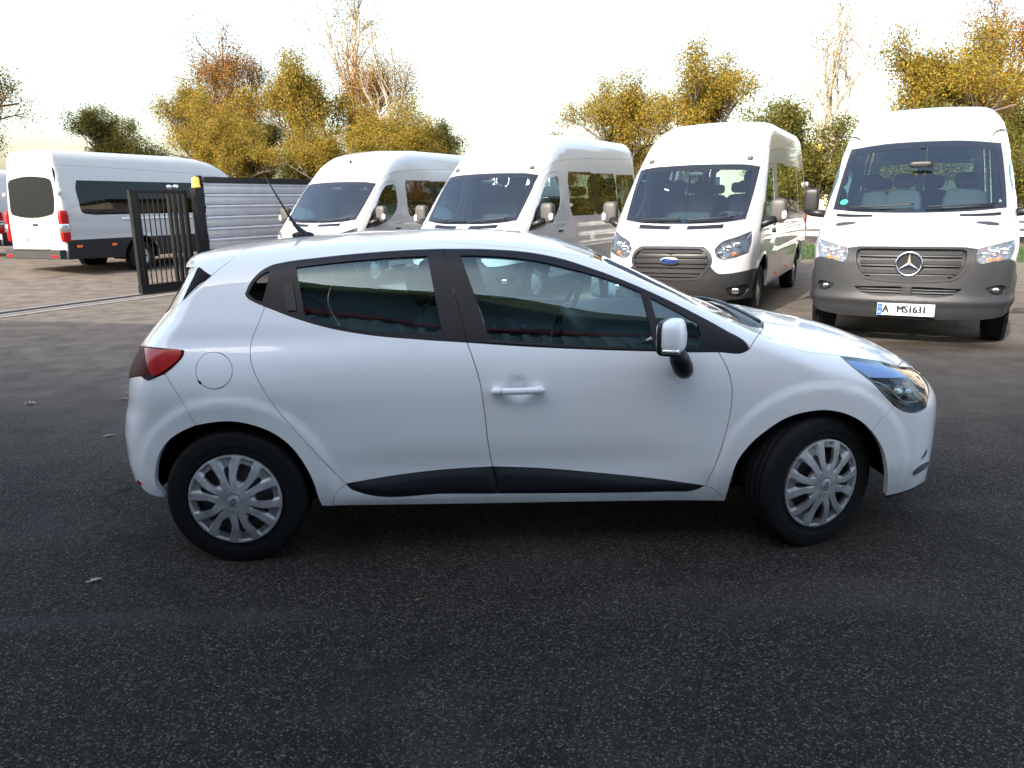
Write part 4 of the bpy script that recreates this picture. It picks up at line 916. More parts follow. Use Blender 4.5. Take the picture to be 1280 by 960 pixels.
        V, F = box((-.068, 1.165, 1.40), (.02, .17, .26)); mob('mirror_pane', V*[1, sg, 1], F if sg > 0 else [f[::-1] for f in F], M['mirror'], o, smooth=False)
        V, F = sell((-.84, 1.012, 1.10), (.085, .02, .018), (.5, .5), 16, 8); mob('door_handle', V*[1, sg, 1], F if sg > 0 else [f[::-1] for f in F], M['black'], d1 if sg > 0 else d2)
        for cx in (0, ax): liner(par, cx, .36, .46, sg*.96, sg*.55)
    for x in (0, ax):
        for sg in (1, -1): van_wheel(par, x, sg)
    # rear doors, windows, lamps, bumper
    rd = unit((1, 0, 0)); Rr = lambda p, st=.05: B.front(p, st, -1)
    dl = cat(Rr([(-.008, .55), (-.90, .55)], .1), Rr([(-.90, .55), (-.905, 1.2), (-.86, 1.9), (-.79, 2.38)], .1), Rr([(-.79, 2.38), (-.70, 2.46), (-.008, 2.48)], .1), Rr([(-.008, 2.48), (-.008, .55)], .15))
    wl = cat(Rr([(-.10, 1.36), (-.66, 1.38), (-.76, 1.47)]), Rr([(-.76, 1.47), (-.755, 1.75), (-.72, 2.06)]), Rr([(-.72, 2.06), (-.66, 2.10), (-.12, 2.11)]), Rr([(-.12, 2.11), (-.09, 2.06), (-.08, 1.44), (-.10, 1.36)]))
    B.panel('rear_door', [dl, wl], rd, .08, PV, par, mirror=True, gap=.003, rim=.02)
    B.panel('rear_window', [wl], rd, .15, M['dark_glass' if L4 else 'glass'], par, mirror=True, gap=-.004, inset=.004, rim=0)
    B.panel('window_strip', [Rr([(-.12, 1.38), (.12, 1.38), (.12, 2.10), (-.12, 2.10), (-.12, 1.38)], .1)], rd, .2, M['matt_black'], par, gap=0, inset=-.003, rim=0)
    rim_ = cat(edge, B.side([(rz+.07, 2.40), (rz+.12, 2.55)], 1, .05), B.top([(rz+.15, .70), (rz+.19, .4), (rz+.2, 0)], .08), Rr([(0.0, 2.60), (0, 2.48)], .1), Rr([(.008, 2.48), (.70, 2.46), (.79, 2.38), (.86, 1.9), (.905, 1.2), (.90, .55), (.88, .42)], .1))
    B.panel('rear_pillar', [rim_], unit((.9, -.3, -.2)), .07, PV, par, both=True, gap=.0008, rim=.01)
    bar = join(box((rear-.05, 0, .50), (.16, 1.94, .20)), box((rear-.10, 0, .60), (.10, 1.2, .03))); bo = mob('rear_bumper', *bar, M['grey_plastic'], par, smooth=False); md = bo.modifiers.new('bevel', 'BEVEL'); md.width = .03; md.segments = 2
    for sg in (1, -1):
        V, F = sell((rear+.08, sg*.955, 1.10), (.10, .055, .34), (.35, .4), 20, 14); o = mob('tail_lamp', V, F, M['red_lens'], par)
        mob('lamp_segment', *sell((rear+.07, sg*.962, 1.06), (.102, .055, .10), (.35, .4), 16, 8), M['reflector'], o)
        mob('door_hinge', *sell((rear+.06, sg*.955, 1.80), (.05, .035, .05), (.6, .6), 12, 8), M['van_paint'], par)
        mob('rear_reflector', *box((rear-.131, sg*.80, .46), (.012, .20, .05)), M['red_lens'], par, smooth=False)
    mob('rear_handle', *sell((rear-.01, -.10, 1.14), (.03, .085, .022), (.5, .5), 16, 8), M['black'], par)
    mob('number_plate', *box((rear-.02, .50, .82), (.02, .52, .11)), M['plate'], par, smooth=False)
    mob('roof_antenna', *join(sell((-.75, 0, 2.44), (.035, .018, .03), (.8, .8), 12, 8), tube([(-.75, 0, 2.45), (-.95, 0, 2.95)], [.005, .0025], 6)), M['black'], par) if L4 is False else None
    if L4:
        B.panel('rear_glass', [Rr(rrect(-.775, .775, 1.345, 2.115, .13), .06)], rd, .12, M['van_rear_black'], par, gap=0, inset=-.010, rim=.008)
        cl = cat(S([(ax+.478, .345), (-.52, .345)], .15), S([(-.52, .345), (-1.02, .80)], .1), S([(-1.02, .80), (ax+.19, .80)], .15), S(arc(ax, .36, .478, 66, 0, 10)))
        B.panel('side_cladding', [cl], VS, .08, M['clad'], par, mirror=True, gap=0, inset=-.008, rim=.01)
        c2 = cat(S(arc(ax, .36, .478, 180, 114, 10)), S([(ax-.19, .80), (rear+.08, .80)], .1), S([(rear+.08, .80), (rear+.08, .40)], .1), S([(rear+.08, .40), (ax-.478, .345)], .1))
        B.panel('side_cladding', [c2], VS, .08, M['clad'], par, mirror=True, gap=0, inset=-.008, rim=.01)
        for x in (-1.6, -2.6, ax-.75, ax-1.6):
            for sg in (1, -1): mob('side_marker', *box((x, sg*1.025, .66), (.11, .02, .05)), M['orange'], par, smooth=False)
        for sg in (1, -1): mob('sliding_rail', *box((-3.2, sg*1.0, 1.235), (2.0, .03, .035)), M['label_white'], par, smooth=False)
        mob('door_lettering', *(lambda vf: (frame(vf[0], (rear+.015, .52, 1.165), (0, -1, 0), (0, 0, 1), (-1, 0, 0)), vf[1]))(text_mesh('TRANSIT', .075, .004)), M['chrome'], par, smooth=False)
    else:
        for x in (-1.35, -2.5):
            for sg in (1, -1): mob('side_marker', *box((x, sg*1.0, .47), (.10, .02, .045)), M['orange'], par, smooth=False)
    van_cabin(par, rear)
    return par, B
M['van_side_glass'] = glassm('van_side_glass', (.16, .20, .20))
M['lamp_bowl'] = pm('lamp_bowl', (.20, .205, .215), .25, metal=.7)
def roof_markers(par, B):
    for sg in (1, -1):
        c = B.front([(.69*sg, 2.10), (.691*sg, 2.10)])[0]; mob('roof_marker', *sell(c, (.045, .04, .03), (.7, .7), 14, 8), M['mirror_plastic'], par)
G1 = 'white vans parked nose out in a row'
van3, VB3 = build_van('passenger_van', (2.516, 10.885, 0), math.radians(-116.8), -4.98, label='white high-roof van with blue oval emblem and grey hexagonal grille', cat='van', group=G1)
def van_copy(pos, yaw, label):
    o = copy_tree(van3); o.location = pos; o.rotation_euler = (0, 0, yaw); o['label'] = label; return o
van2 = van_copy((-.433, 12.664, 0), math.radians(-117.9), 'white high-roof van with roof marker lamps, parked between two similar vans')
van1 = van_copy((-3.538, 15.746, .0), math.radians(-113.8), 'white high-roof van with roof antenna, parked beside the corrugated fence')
for v in (van3, van2):
    roof_markers(v, VB3)
    for c in children(v):
        if c.name.startswith('roof_antenna'): bpy.data.objects.remove(c)
stk = mob('door_sticker', *box((-.25, 1.012, .985), (.17, .004, .10)), M['label_orange'], van1, smooth=False)
mob('sticker_mark', *box((-.21, 1.0155, .985), (.07, .004, .06)), M['ink'], stk, smooth=False)
# the long van beyond the gate and the silver one past it
_h = math.atan2(DV[1], DV[0])
rw = np.array([-8.83, 18.72]); fa = rw+DV*3.75-(DL*.95)*1.0       # right rear wheel stands here; front axle centre
lvan, LB = build_van('long_van', (fa[0], fa[1], float(ground_z(*rw))-.005), _h, -5.68, True, label='long white van with black window band and red tail lamps beyond the gate', cat='van')
svan = copy_tree(lvan, None, {'van_white_paint': M['silver']}); svan.name = 'silver_van'; svan['label'] = 'silver van cut off by the picture edge, beside the long white van'
svan.scale = (.80, .80, .80); sp_ = np.array([fa[0], fa[1]])-DL*3.7-DV*.2; svan.location = (sp_[0], sp_[1], float(ground_z(sp_[0], sp_[1]))-.01)

# ------------------------------------------------------------------ the grey-bumpered van with the star
_stop = cs([(-6.5, 2.70), (-2.2, 2.68), (-1.6, 2.63), (-1.15, 2.52), (-.55, 2.12), (.0, 1.635), (.27, 1.395), (.36, 1.350), (.60, 1.235), (.83, 1.085), (.95, .965), (1.1, .80)], .035)
_scrown = cs([(-6.5, .04), (-2, .04), (-1, .06), (-.3, .09), (.4, .10), (.6, .08), (1.0, .06)], .08)
_sS = cs([(.1, .88), (.25, .93), (.45, .985), (.7, 1.0), (1.0, 1.0), (1.25, .985), (1.6, .945), (2.0, .89), (2.3, .84), (2.5, .79), (2.7, .70)], .05)
_splan = cs([(-6.3, .97), (-5, .99), (-4, 1.0), (.1, 1.0), (.4, .985), (.6, .955), (.8, .91), (1.0, .85), (1.1, .80)], .08)
_sXf = cs([(.15, .90), (.28, .96), (.4, .995), (.5, 1.0), (.62, .985), (.75, .975), (.9, .955), (1.0, .91), (1.1, .83), (1.3, .66)], .02)
def star_F(P):
    x, y, z = P[:, 0], P[:, 1], P[:, 2]; a = np.sqrt(y*y+1e-6)
    W = _sS(z)*_splan(x)
    for cx in (0, -3.92):
        r = np.hypot(x-cx, z-.36); W = W+.018*sst(.53, .47, r)
    f1 = (a-W)*.95
    sl = _stop.d(x); f2 = (z-_stop(x)+_scrown(x)*(a/.8)**2)/np.sqrt(1+sl*sl)
    G = smax(f1, f2, .16)
    G = smax(G, (x-(_sXf(z)-.27*(a/.95)**3.2))*.9, .05)
    return smax(G, -5.0-x, .07)
def slot_s(B, y0, y1, d):
    b = B.front([(y, 1.378+.042*(y/.852)**2) for y in np.linspace(y0, y1, 9)], .05); a = B.top([(float(p[0])+.045, float(p[1])) for p in b], .05); c = B.top([(float(p[0])+.045+d, float(p[1])) for p in b], .05)
    return np.vstack([a, c[::-1]])
def build_star_van(pos, yaw):
    B = Body(star_F, pos, yaw); par = empty('star_van', pos, yaw, label='white van with grey bumper, round star emblem and number plate A MS1631', cat='van', group=G1)
    S = lambda p, st=.05: B.side(p, 1, st); Fr = lambda p, st=.035: B.front(p, st); PV = M['van_paint']; GB = M['grey_plastic']; ax = -3.92; rear = -5.0
    ws_side = Fr([(.775, 2.12), (.80, 1.95), (.835, 1.65), (.852, 1.42)]); ws_bot = Fr([(.852, 1.42), (.60, 1.395), (.3, 1.382), (0, 1.378)]); ws_top = Fr([(0, 2.175), (.4, 2.165), (.775, 2.12)])
    bon_side = Fr([(.852, 1.42), (.89, 1.33), (.92, 1.22), (.925, 1.105)])
    hl_top = Fr([(.925, 1.105), (.80, 1.078), (.66, 1.042), (.60, 1.028)]); hl_out = Fr([(.925, 1.105), (.93, 1.02), (.895, .925)]); hl_bot = Fr([(.895, .925), (.74, .905), (.61, .895), (.59, .93), (.60, 1.028)])
    gt = Fr([(0, 1.042), (.3, 1.042), (.50, 1.04)]); gs = Fr([(.50, 1.04), (.54, 1.02), (.545, .97), (.52, .85), (.47, .755), (.40, .715)]); gb = Fr([(.40, .715), (.2, .695), (0, .69)])
    hb = Fr([(.60, 1.028), (.56, 1.035), (.50, 1.04)])
    cut2 = cat(Fr([(.895, .925), (.935, .90)]), S([(.62, .88), (.40, .80), (.30, .74)]))
    a_up = S(arc(0, .36, .475, 53, 180, 18)); ra = S(arc(ax, .36, .475, 0, 180, 20)); rz = rear+.06
    edge = S([(rz, .40), (rz, 1.5), (rz+.03, 2.35)], .1); split = S([(rz+.03, 2.35), (-1.6, 2.30), (-1.1, 2.25)], .12); split2 = catmull([split[-1], B.side([(-.75, 2.20), (-.74, 2.2)], 1)[0], ws_side[0]], .06)
    dw = cat(S([(.12, 1.30), (-.45, 1.30), (-.90, 1.33), (-.95, 1.40)]), S([(-.95, 1.40), (-.97, 1.7), (-.95, 2.02)]), S([(-.95, 2.02), (-.70, 2.02), (-.42, 1.86), (-.10, 1.55), (.12, 1.30)]))
    wins = [cat(S([(a-.03, 1.32), (b+.03, 1.32)], .1), S([(b+.03, 1.32), (b, 1.4), (b, 2.0), (b+.03, 2.07)]), S([(b+.03, 2.07), (a-.03, 2.07)], .1), S([(a-.03, 2.07), (a, 2.0), (a, 1.4), (a-.03, 1.32)])) for a, b in ((-1.25, -2.5), (-2.56, -3.7), (-3.76, -4.75))]
    shell = cat(a_up, S([(-.475, .36), (ax+.475, .36)], .15), ra, S([(ax-.475, .36), (rz, .40)], .1), edge, split, split2, ws_side, bon_side, hl_out, cut2[1:])
    B.panel('side_panel', [shell, dw]+wins, VS, .08, PV, par, mirror=True, gap=.002, rim=.02)
    for wv in [dw]+wins: B.panel('side_window', [wv], VS, .12, M['glass'], par, mirror=True, gap=-.006, inset=.004, rim=0)
    B.panel('roof_cap', [cat(split, split2, rev(ws_top), B.top([(float(ws_top[0][0]), 0.0), (-1.2, 0), (-3, 0), (rz+.1, 0)], .2), B.top([(rz+.1, 0), (rz+.08, .65)], .1), B.side([(rz+.06, 2.5), (rz+.03, 2.35)], 1, .06))], VTD, .08, PV, par, both=True, gap=.0015, rim=.01)
    WD = unit((-.7, -.05, -.7))
    B.panel('windscreen', [cat(ws_top, ws_side, ws_bot)], WD, .10, M['wind_glass'], par, both=True, gap=.003, inset=.004, rim=0)
    inner = cat(Fr([(0, 2.09), (.4, 2.08), (.70, 2.04)]), Fr([(.70, 2.04), (.755, 1.80), (.795, 1.55), (.80, 1.475)]), Fr([(.80, 1.475), (.4, 1.43), (0, 1.42)]))
    B.panel('windscreen_border', [cat(ws_top, ws_side, ws_bot, rev(inner))], WD, .08, M['gloss_black'], par, both=True, gap=.002, inset=.003, rim=0)
    B.panel('bonnet', [cat(rev(ws_bot), bon_side, hl_top, hb, rev(gt))], unit((-.6, -.2, -.77)), .04, PV, par, both=True, gap=.002, rim=.02)
    # bumper with openings for intake and fog lamps
    fog = Fr([(.70, .645), (.76, .665), (.88, .655), (.885, .60), (.84, .575), (.745, .595), (.70, .645)], .02)[:-1]
    intake = Fr([(-.50, .635), (-.42, .575), (-.36, .558), (.36, .558), (.42, .575), (.50, .635), (0, .648), (-.50, .635)], .03)[:-1]
    bb = Fr([(0, .315), (.4, .318), (.75, .33), (.86, .345)]); bb = cat(bb, S([(.62, .35), (.475, .36)]))
    hi = intake[intake[:, 1] >= -.001]; hi = cat(Fr([(0, .558), (.36, .558), (.42, .575), (.50, .635)]), Fr([(.50, .635), (.25, .645), (0, .648)]))
    ring = S(arc(0, .36, .475, 0, 53, 8))
    def lip(P): return .020*np.exp(-((P[:, 2]-.50)/.035)**2)-.010*np.exp(-((P[:, 2]-.42)/.03)**2)*0
    B.panel('front_bumper', [cat(bb, ring, rev(cut2), hl_bot, hb, gs, gb, Fr([(0, .69), (0, .648)], .01), rev(hi), Fr([(0, .558), (0, .315)], .03)), fog], VFD, .03, GB, par, both=True, gap=.0006, rim=.03, disp=lip)
    B.panel('intake', [hi], VFD, .05, M['black'], par, both=True, inset=.05, gap=-.01, rim=0)
    mob('intake_post', *box(hi.mean(0)*[1, 0, 1]+[.0, 0, 0], (.04, .09, .09)), GB, par, smooth=False)
    for z in (.585, .615):
        p = B.front([(-.44, z), (0, z), (.44, z)], .06)-[.03, 0, 0]; mob('intake_bar', *tube(p, .006, 6), M['trim'], par)
    f1, f2 = B.panel('fog_lamp', [fog], VFD, .03, M['black'], par, mirror=True, inset=.03, gap=-.004, rim=0)
    for fo, sg in ((f1, 1), (f2, -1)):
        c = Fr([(.795, .622), (.796, .622)])[0]; n = B.grad(c[None])[0]; V, F = sell(c-n*.012, (.02, .036, .030), (.9, .9), 16, 10); mob('lamp_glass', V*[1, sg, 1], F if sg > 0 else [f[::-1] for f in F], M['reflector'], fo)
    # grille
    gl = cat(gt, gs, gb); gi = B.front([(y*.93, .865+(z-.865)*.88) for y, z in gl[:, 1:]], .5)
    B.panel('grille_frame', [cat(gl, rev(gi))], VFD, .03, M['mid_plastic'], par, both=True, gap=0, inset=-.010, rim=.04)
    gk = B.panel('grille', [gl], VFD, .06, M['black'], par, both=True, gap=0, inset=.03, rim=0)
    for z, hw, m_ in ((.985, .47, 'trim'), (.955, .47, 'chrome'), (.895, .465, 'trim'), (.862, .46, 'chrome'), (.80, .43, 'trim'), (.765, .41, 'chrome'), (.735, .36, 'trim')):
        th = .020 if m_ == 'trim' else .006; p = B.front([(-hw, z), (-hw*.5, z), (0, z), (hw*.5, z), (hw, z)], .06); n = len(p); V = []
        for q in p:
            for dx, dz in ((.004, th), (.006, -th), (-.04, -th*.6), (-.04, th*.6)): V.append(q+[dx, 0, dz])
        mob('grille_bar', V, [(4*i+a, 4*i+(a+1) % 4, 4*i+4+(a+1) % 4, 4*i+4+a) for i in range(n-1) for a in range(4)], M['grille_bar'] if m_ == 'trim' else M['grille_trim'], gk, smooth=False)
    c = B.front([(0, .878), (.001, .878)])[0]+[.022, 0, 0]
    t = np.linspace(0, 2*math.pi, 49)[:-1]; e = mob('emblem', *join(tube(np.stack([0*t, .118*np.cos(t), .118*np.sin(t)], 1)+c, .013, 8, closed=True)), M['chrome'], par)
    mob('emblem_disc', *(lambda vf: (vf[0]+c-[.012, 0, 0], vf[1]))(lathe([(.001, 0), (.118, 0)], 40, 'x')), M['black'], e)
    V = []; F = []
    for k in range(3):
        a = math.pi/2+k*2*math.pi/3; d = np.array([0, math.cos(a), math.sin(a)]); s_ = np.array([0, -math.sin(a), math.cos(a)]); b0 = len(V)
        V += [c+[.014, 0, 0], c+d*.112+[.004, 0, 0], c+d*.028*-1*0+s_*.017+d*.012+[.002, 0, 0], c-s_*.017+d*.012+[.002, 0, 0]]; F += [(b0, b0+1, b0+2), (b0, b0+3, b0+1)]
    mob('emblem_star', V, F, M['chrome'], e, smooth=False)
    # headlamps
    hloop = cat(hl_top[::-1], hl_out, hl_bot)
    a, b = B.panel('headlamp', [hloop], VFD, .025, M['lamp_bowl2'], par, mirror=True, gap=.002, dist_disp=lambda d, P: -.05*sst(.003, .04, d), rim=0)
    for par_, sg in ((a, 1), (b, -1)):
        for (y, z, r, mt) in ((.845, 1.02, .045, 'reflector'), (.755, 1.005, .045, 'reflector'), (.67, .985, .036, 'chrome'), (.80, .935, .026, 'orange'), (.73, .93, .024, 'orange')):
            q = Fr([(y, z), (y+.001, z)])[0]; n = B.grad(q[None])[0]; V, F = sell(q-n*.025, (r*.6, r, r*.85), (.9, .9), 16, 10); mob('lamp_cell', V*[1, sg, 1], F if sg > 0 else [f[::-1] for f in F], M[mt], par_)
    B.panel('headlamp_lens', [hloop], VFD, .04, M['lens'], par, mirror=True, gap=.002, inset=.001, rim=0)
    # plate
    pc = B.front([(.01, .415), (.011, .415)])[0]+[.028, 0, 0]; pl = mob('number_plate', *box(pc, (.014, .53, .122)), M['plate'], par, smooth=False)
    mob('plate_band', *box(pc+[.008, -.24, 0], (.003, .045, .114)), M['plate_blue'], pl, smooth=False)
    for tx, yo, sx in (('A', -.185, .80), ('MS1631', .055, .80)):
        V, F = text_mesh(tx, .106, .0008, 0, sx); vf = join(*[(V+[dx, 0, dz], F) for dx, dz in ((-.006, 0), (-.003, .0002), (0, .0004), (.003, .0006), (.006, .0008))])
        mob('plate_lettering', frame(vf[0], pc+[.0085, yo, 0], (0, 1, 0), (0, 0, 1), (1, 0, 0)), vf[1], M['ink'], pl, smooth=False)
    V, F = text_mesh('D', .03, .0008); mob('plate_letter', frame(V, pc+[.010, -.24, -.03], (0, 1, 0), (0, 0, 1), (1, 0, 0)), F, M['plate'], pl, smooth=False)
    t = np.linspace(0, 2*math.pi, 13)[:-1]; mob('plate_stars', *join(*[box(pc+[.010, -.24+.013*math.cos(q), .022+.013*math.sin(q)], (.002, .004, .004)) for q in t]), M['yellow'], pl, smooth=False)
    # slots, wipers, mirrors, sticker
    B.panel('air_slot', [slot_s(B, .42, .80, .035)], unit((-.6, -.1, -.77)), .015, M['black'], par, mirror=True, gap=0, inset=-.005, rim=0)
    for y0, y1 in ((-.70, -.02), (.10, .74)):
        wp = Fr([(y0, 1.43), ((y0+y1)/2, 1.44), (y1, 1.455)], .05)+[.02, 0, .012]; mob('wiper', *tube(wp, .010, 6), M['black'], par)
    q = Fr([(-.745, 1.50), (-.7451, 1.50)])[0]; n = B.grad(q[None])[0]; e1 = unit(np.cross((0, 0, 1), n)); e2 = np.cross(n, e1); t = np.linspace(0, 2*math.pi, 25)[:-1]
    mob('windscreen_sticker', [q+n*.002]+[q+n*.002+.042*(math.cos(a_)*e1+math.sin(a_)*e2) for a_ in t], [(0, i+1, (i+1) % 24+1) for i in range(24)], M['green'], par)
    for sg in (1, -1):
        V, F = sell((-.02, 1.11, 1.52), (.06, .085, .145), (.4, .45), 24, 16); am = tube([(.05, .95, 1.37), (.03, 1.05, 1.38), (-.01, 1.12, 1.40)], [.045, .045, .05], 10)
        o = mob('mirror_housing', V*[1, sg, 1], F if sg > 0 else [f[::-1] for f in F], M['black'], par); mob('mirror_arm', am[0]*[1, sg, 1], am[1] if sg > 0 else [f[::-1] for f in am[1]], M['black'], o)
        mob('mirror_pane', *box((-.077, sg*1.11, 1.52), (.02, .13, .24)), M['mirror'], o, smooth=False)
        for cx in (0, ax): liner(par, cx, .36, .46, sg*.96, sg*.55)
        for x in (0, ax): van_wheel(par, x, sg)
    Rr = lambda p: B.front(p, .1, -1)
    win = cat(Rr([(-.12, 1.40), (-.74, 1.40)]), Rr([(-.74, 1.40), (-.68, 2.05)]), Rr([(-.68, 2.05), (-.12, 2.08)]), Rr([(-.12, 2.08), (-.12, 1.40)]))
    B.panel('rear_door', [cat(Rr([(-.006, .42), (-.94, .42)]), Rr([(-.94, .42), (-.93, 1.2), (-.80, 2.32)]), Rr([(-.80, 2.32), (-.006, 2.50)]), Rr([(-.006, 2.50), (-.006, .42)])), win], (1, 0, 0), .1, PV, par, mirror=True, gap=.002, rim=.02)
    B.panel('rear_window', [win], (1, 0, 0), .15, M['glass'], par, mirror=True, gap=-.004, inset=.004, rim=0)
    van_cabin(par, rear, seats=3)
    return par, B
M['lamp_bowl2'] = pm('lamp_bowl_bright', (.42, .43, .45), .22, metal=.7)
M['grille_trim'] = pm('grille_trim', (.06, .06, .062), .3, metal=.4)
star_van, SB = build_star_van((4.55, 8.78, 0), math.radians(-118.3))

# ------------------------------------------------------------------ gate, fence, track
def W2(p, z=0.0): return (float(p[0]), float(p[1]), z)
D3 = np.array([DV[0], DV[1], 0]); L3 = np.array([DL[0], DL[1], 0])
RZ = math.atan2(DV[1], DV[0])
conc = pm('concrete', (.15, .135, .12), .85, noise=.3, nscale=6, bump=.4, bscale=60)
g0 = np.array([-6.88, 14.34, 0])                                     # near lower corner of the sliding leaf
gate = empty('sliding_gate', W2(g0), RZ, label='anthracite steel sliding gate leaf with thin vertical bars, standing open', cat='gate')
GH = 1.87
mob('gate_post', *box((.045, 0, GH/2+.03), (.08, .08, GH-.03)), M['gate_paint'], gate, smooth=False)
mob('gate_post', *box((.155, 0, GH/2+.03), (.06, .06, GH-.06)), M['gate_paint'], gate, smooth=False)
mob('bottom_beam', *box((.80, 0, .115), (1.60, .11, .15)), M['gate_paint'], gate, smooth=False)
mob('top_rail', *box((.64, 0, GH+.012), (1.28, .06, .06)), M['gate_paint'], gate, smooth=False)
for k in range(5): mob('gate_bar', *box((.275+.113*k, 0, GH/2+.09), (.016, .016, GH-.20)), M['gate_paint'], gate, smooth=False)
for k, x in enumerate((.86, .98, 1.11, 1.24)): mob('gate_post', *box((x, 0, GH/2+.03), (.05 if k < 2 else .065, .07, GH-.04)), M['gate_paint'], gate, smooth=False)
for y in (-.09, .09): mob('guide_roller', *sell((.98, y, GH+.11), (.05, .04, .04), (.8, .8), 14, 8), M['chrome'], gate)
gp = g0+D3*1.46+L3*.10
gpost = empty('gate_portal', W2(gp), RZ, label='dark steel gate portal post carrying a yellow warning beacon', cat='post')
mob('post', *box((0, 0, .97), (.18, .14, 1.94)), M['gate_paint'], gpost, smooth=False)
mob('post_cap', *box((0, 0, 1.955), (.20, .16, .03)), M['gate_paint'], gpost, smooth=False)
bc = mob('warning_beacon', *lathe([(.001, .20), (.05, .195), (.072, .17), (.078, .10), (.078, .04), (.085, .03), (.085, 0)], 24, 'z'), M['yellow'], gpost); bc.location = (0, 0, 1.97)
fence = empty('corrugated_fence', W2(gp+D3*.15+L3*.02), RZ, label='silver fence of horizontal corrugated metal boards with dark capping', cat='fence')
fm = pm('galvanised_board', (.56, .57, .61), .42, metal=.3, noise=.1, nscale=3)
FL = 16.0
pitch = .22
for k in range(9):
    z0 = .10+pitch*k
    pr = [(0, z0), (-.012, z0+.012), (-.014, z0+.12), (-.012, z0+.150), (-.034, z0+.165), (-.034, z0+.188), (-.012, z0+.202), (.012, z0+pitch-.006)]
    V = []; F = []
    for x in (0, FL/2, FL):
        for y, z in pr: V.append((x, y, z))
    m = len(pr); F = [(i*m+j, (i+1)*m+j, (i+1)*m+j+1, i*m+j+1) for i in range(2) for j in range(m-1)]
    mob('board', V, F, fm, fence)
    mob('joint_strip', *box((FL/2, .02, z0-.004), (FL, .03, .022)), M['gate_paint'], fence, smooth=False)
mob('cap_rail', *box((FL/2, 0, .10+pitch*9+.045), (FL, .12, .10)), M['gate_paint'], fence, smooth=False)
for x in np.arange(0.0, FL+.1, 2.5): mob('post', *box((x, .09, 1.1), (.08, .08, 2.2)), M['gate_paint'], fence, smooth=False)
# running rail and concrete strip across the entrance
def strip(name, a, b, w, z0, z1, mat, off, **k):
    c = (a+b)/2+L3*off; L = np.linalg.norm(b-a); V, F = box((0, 0, (z0+z1)/2), (L, w, z1-z0)); o = mob(name, V, F, mat, None, smooth=False, **k); o.location = W2(c); o.rotation_euler = (0, 0, RZ); return o
strip('gate_foundation', g0-D3*9, g0+D3*4.5, .60, -.2, .006, conc, -.08, kind='structure')
rail_o = strip('gate_rail', g0-D3*9, g0+D3*4.5, .05, 0, .03, M['steel'], 0, label='steel running rail of the sliding gate set in concrete', cat='rail')
strip('kerb_strip', g0-D3*9, g0+D3*3.5, .16, -.2, .012, pm('pale_concrete', (.20, .185, .165), .85, noise=.25, nscale=8), .42, kind='structure')

# ------------------------------------------------------------------ buildings behind the vans
def building(name, pos, rz, sx, sy, h, wallm, label, storeys=2, nwin=6, roofm=None, roof_h=.35, band=None):
    o = empty(name, pos, rz, label=label, cat='building')
    mob('wall', *box((0, 0, h/2), (sx, sy, h)), wallm, o, smooth=False)
    mob('roof', *box((0, 0, h+roof_h/2), (sx+.5, sy+.5, roof_h)), roofm or M['trim'], o, smooth=False)
    fm_ = M['label_white']; gm = M['dark_glass']
    for s in range(storeys):
        for k in range(nwin):
            x = -sx/2+sx*(k+.5)/nwin; z = h*(s+.55)/storeys
            wv = mob('window', *box((x, -sy/2-.01, z), (1.3, .06, 1.35)), fm_, o, smooth=False); mob('pane', *box((x, -sy/2-.045, z), (1.14, .02, 1.19)), M['office_pane'], wv, smooth=False)
    return o
M['office_pane'] = pm('office_pane', (.03, .04, .05), .06, coat=.5)
def panel_wall(name, col, cs_, jo):
    k = NT(name); tc = k.node('ShaderNodeTexCoord'); br = k.node('ShaderNodeTexBrick'); br.offset = 0.0; br.inputs['Color1'].default_value = (*col, 1); br.inputs['Color2'].default_value = (*[c*.96 for c in col], 1); br.inputs['Mortar'].default_value = (*[c*jo for c in col], 1)
    br.inputs['Scale'].default_value = 1.0; br.inputs['Brick Width'].default_value = cs_; br.inputs['Row Height'].default_value = cs_*.62; br.inputs['Mortar Size'].default_value = .012
    mp = k.node('ShaderNodeMapping'); mp.inputs['Rotation'].default_value = (math.pi/2, 0, 0); k.link(tc.outputs['Object'], mp.inputs[0]); k.link(mp.outputs[0], br.inputs[0]); k.link(br.outputs[0], k.b.inputs['Base Color']); k.b.inputs['Roughness'].default_value = .7; return k.m
beige = panel_wall('beige_panel_wall', (.62, .56, .46), 1.1, .7); cream = pm('cream_render', (.62, .54, .36), .8, noise=.12, nscale=2)
ochre = pm('ochre_roof_edge', (.50, .38, .10), .6)
building('panel_building', (27.0, 23.5, 0), math.radians(-22), 18, 10, 7.2, beige, 'beige panelled building with flat roof behind the star emblem van', 2, 6)
building('cream_building', (9.5, 44, 0), math.radians(6), 13, 9, 3.75, cream, 'low cream rendered building with ochre roof edge glimpsed between two vans', 1, 5, ochre, .45)
lawn = pm('grass_green', (.022, .045, .010), .9, noise=.5, nscale=14)
V, F = box((0, 0, 0), (16, 5, .12)); gv = mob('grass_verge', V, F, lawn, None, smooth=False, kind='structure'); gv.location = (13.0, 20.3, .0); gv.rotation_euler = (0, 0, math.radians(-27))
rng = np.random.default_rng(5)
